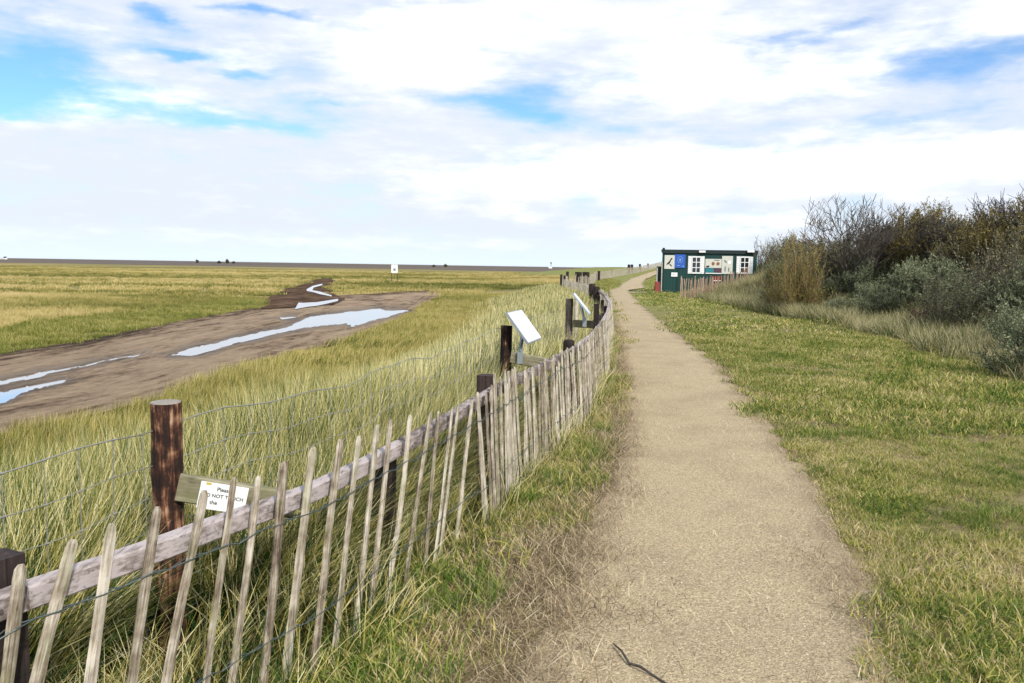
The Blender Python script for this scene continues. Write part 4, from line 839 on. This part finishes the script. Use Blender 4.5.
for (px, hh_, lb) in ((197.5, 3.4, 'dark speck of a bush standing alone far out on the horizon sands'), (219, 2.6, 'low dark bush, left of three close together on the far horizon'), (227.3, 4.2, 'tallest leaning dark bush, middle of three on the far horizon'), (233.3, 2.4, 'low dark bush, right of three close together on the far horizon'), (434, 2.2, 'faint low bush on the horizon right of the white notice'), (445.5, 3.0, 'faint leaning bush on the horizon farther right of the white notice')):
    q = PY(px, 262, 900); put_shrub('far', q[0], 900, 1.1, hh_/2.2, lb, None)
q = PY(3, 259, 950); T = thing('boat', 'tiny white boat with a dark cabin stranded on the sands at the left edge', 'boat', (q[0], 950, -1.1))
b = MB(); n = 9
V = []
for i in range(n):
    s_ = i/(n-1)*2-1; w_ = 1.5*(1-abs(s_)**3)+.05
    for (yy, zz) in ((-w_, 1.9+.4*s_*s_), (-w_*.6, .3), (w_*.6, .3), (w_, 1.9+.4*s_*s_)): V.append((s_*5, yy, zz))
b.add(V, [(i*4+j, (i+1)*4+j, (i+1)*4+(j+1) % 4, i*4+(j+1) % 4) for i in range(n-1) for j in range(4)]); b.build('hull', M_white, T)
b = MB(); b.box((2.6, 0, 2.7), (2.6, 1.8, 1.8)); b.build('cabin', M_postdark, T)
# twig on the path
q = G(640, 668); T = MB(); pts = [G(613, 648)+[0, 0, .02], G(621, 657)+[0, 0, .03], G(629, 668)+[0, 0, .02], G(640, 674)+[0, 0, .03], G(655, 680)+[0, 0, .015], G(668, 690)+[0, 0, .02]]
T.tube([p-q for p in pts], [.003, .0042, .0055, .0052, .0048, .004], 6, True, .25); tag(T.build('twig', M_bark, None, tuple(q)), 'thin crooked dark twig lying on the gravel at the bottom of the path', 'twig')
# ------------------------------------------------------------------ sky
w = bpy.data.worlds.new('World'); S.world = w; w.use_nodes = True; w.node_tree.nodes.clear(); t = NT(w.node_tree)
SUN_EL, SUN_AZ = math.radians(40), math.radians(150)      # azimuth from +Y towards +X
sky = t.n('ShaderNodeTexSky', sky_type='NISHITA'); sky.sun_disc = False; sky.sun_elevation = SUN_EL; sky.sun_rotation = SUN_AZ; sky.air_density = 1.0; sky.dust_density = .6; sky.ozone_density = 2.0
dv = t.n('ShaderNodeTexCoord').outputs['Generated']; sp = t.n('ShaderNodeSeparateXYZ', {0: dv})
az = t.m('ARCTAN2', sp.outputs[0], sp.outputs[1]); el = t.m('ARCSINE', sp.outputs[2])
base = t.n('ShaderNodeCombineXYZ', {0: az, 1: el, 2: 0.0}).outputs[0]
wv = t.noise(t.mapv(base, (4.5, 13, 1)), 1.0, 5, .6, 0, True); ws = t.n('ShaderNodeSeparateXYZ', {0: wv})
az2 = t.m('ADD', az, t.m('MULTIPLY', t.m('SUBTRACT', ws.outputs[0], .5), .26)); el2 = t.m('ADD', el, t.m('MULTIPLY', t.m('SUBTRACT', ws.outputs[1], .5), .085))
def blob(px, py, rx, ry):
    d = ray(px, py); a = math.atan2(d[0], d[1]); e = math.asin(d[2]); a1 = ray(px+rx, py); rx_ = math.atan2(a1[0], a1[1])-a; e1 = math.asin(ray(px, py-ry)[2])-e
    u_ = t.m('MULTIPLY', t.m('SUBTRACT', az2, a), 1/rx_); v_ = t.m('MULTIPLY', t.m('SUBTRACT', el2, e), 1/e1)
    return t.m('EXPONENT', t.m('MULTIPLY', t.m('ADD', t.m('MULTIPLY', u_, u_), t.m('MULTIPLY', v_, v_)), -1.0))
def total(items):
    s_ = None
    for (a, b_, c_, d_, w_) in items:
        x_ = t.m('MULTIPLY', blob(a, b_, c_, d_), w_); s_ = x_ if s_ is None else t.m('ADD', s_, x_)
    return s_
holes = total([(110, 20, 120, 16, .30), (60, 90, 120, 40, .25), (420, 105, 200, 16, .18), (5, 75, 70, 30, 1.0), (30, 35, 60, 22, .55), (185, 46, 55, 9, .9), (262, 72, 42, 7, .6), (240, 117, 110, 12, .72), (15, 112, 50, 12, .6), (172, 8, 22, 9, .6), (280, 10, 45, 7, .6), (350, 97, 30, 6, .4), (485, 106, 60, 11, .40),
    (815, 34, 85, 7, .45), (950, 62, 90, 24, .58), (540, 86, 34, 11, .45), (610, 124, 120, 11, .30), (880, 118, 80, 12, .50), (525, 116, 40, 11, .3), (660, 70, 40, 8, .25)])
nz = t.noise(t.mapv(base, (6, 15, 1), (2.3, .4, 0)), 1.0, 9, .58, .1); nz2 = t.noise(t.mapv(base, (14, 60, 1), (7, 1, 0)), 1.0, 6, .6)
hi = t.m('SUBTRACT', 1.0, t.m('MULTIPLY', t.m('SUBTRACT', el, .33), 3.0, clamp=True))
cov = t.m('SUBTRACT', t.m('ADD', .78, t.m('ADD', t.m('MULTIPLY', t.m('SUBTRACT', nz, .5), 1.5), t.m('MULTIPLY', t.m('SUBTRACT', nz2, .5), .7))), holes)
cov = t.n('ShaderNodeMapRange', {0: cov, 1: -.1, 2: .80, 3: 0.0, 4: 1.0}, interpolation_type='SMOOTHSTEP').outputs[0]
white = total([(430, 48, 70, 34, 1.0), (800, 165, 330, 24, 1.2), (560, 190, 200, 22, .5), (720, 75, 170, 26, .8), (110, 96, 90, 22, .7), (300, 60, 120, 20, .3), (620, 20, 300, 22, .4), (980, 15, 70, 25, .7), (790, 225, 250, 10, .5), (350, 240, 250, 8, .3)])
wf = t.m('ADD', t.m('ADD', white, t.m('MULTIPLY', t.m('SUBTRACT', nz2, .5), 1.1)), t.m('MULTIPLY', t.m('SUBTRACT', nz, .5), 1.2), clamp=False)
wf = t.n('ShaderNodeMapRange', {0: wf, 1: .0, 2: 1.1, 3: 0.0, 4: 1.0}, interpolation_type='SMOOTHSTEP').outputs[0]
ccol = t.mix(wf, (5.2, 5.6, 6.3, 1), (9.4, 9.4, 9.5, 1))
skyc = t.mix(1.0, sky.outputs[0], (.66, .93, 1.18, 1), 'MULTIPLY')
c = t.mix(cov, skyc, ccol)
low = t.m('SUBTRACT', 1.0, t.m('MULTIPLY', el, 22.0), clamp=True); c = t.mix(t.m('MULTIPLY', low, .7), c, (5.6, 6.6, 7.7, 1))
t.n('ShaderNodeOutputWorld', {'Surface': t.n('ShaderNodeBackground', {'Color': c, 'Strength': .1}).outputs[0]})
sl = bpy.data.lights.new('sun', 'SUN'); sl.energy = 2.7; sl.angle = math.radians(3); sl.color = (1, .95, .86); so = bpy.data.objects.new('sun', sl); COL.objects.link(so)
dsun = Vector((math.sin(SUN_AZ)*math.cos(SUN_EL), math.cos(SUN_AZ)*math.cos(SUN_EL), math.sin(SUN_EL))); so.rotation_euler = dsun.to_track_quat('Z', 'Y').to_euler()
V_ = S.view_settings; V_.view_transform = 'Standard'; V_.look = 'None'; V_.exposure = .68; V_.gamma = 1; V_.use_curve_mapping = False
S.cycles.use_adaptive_sampling = True; S.cycles.adaptive_threshold = .02; S.cycles.max_bounces = 4; S.cycles.diffuse_bounces = 2; S.cycles.glossy_bounces = 2; S.cycles.transmission_bounces = 3; S.cycles.transparent_max_bounces = 4; S.cycles.use_denoising = True
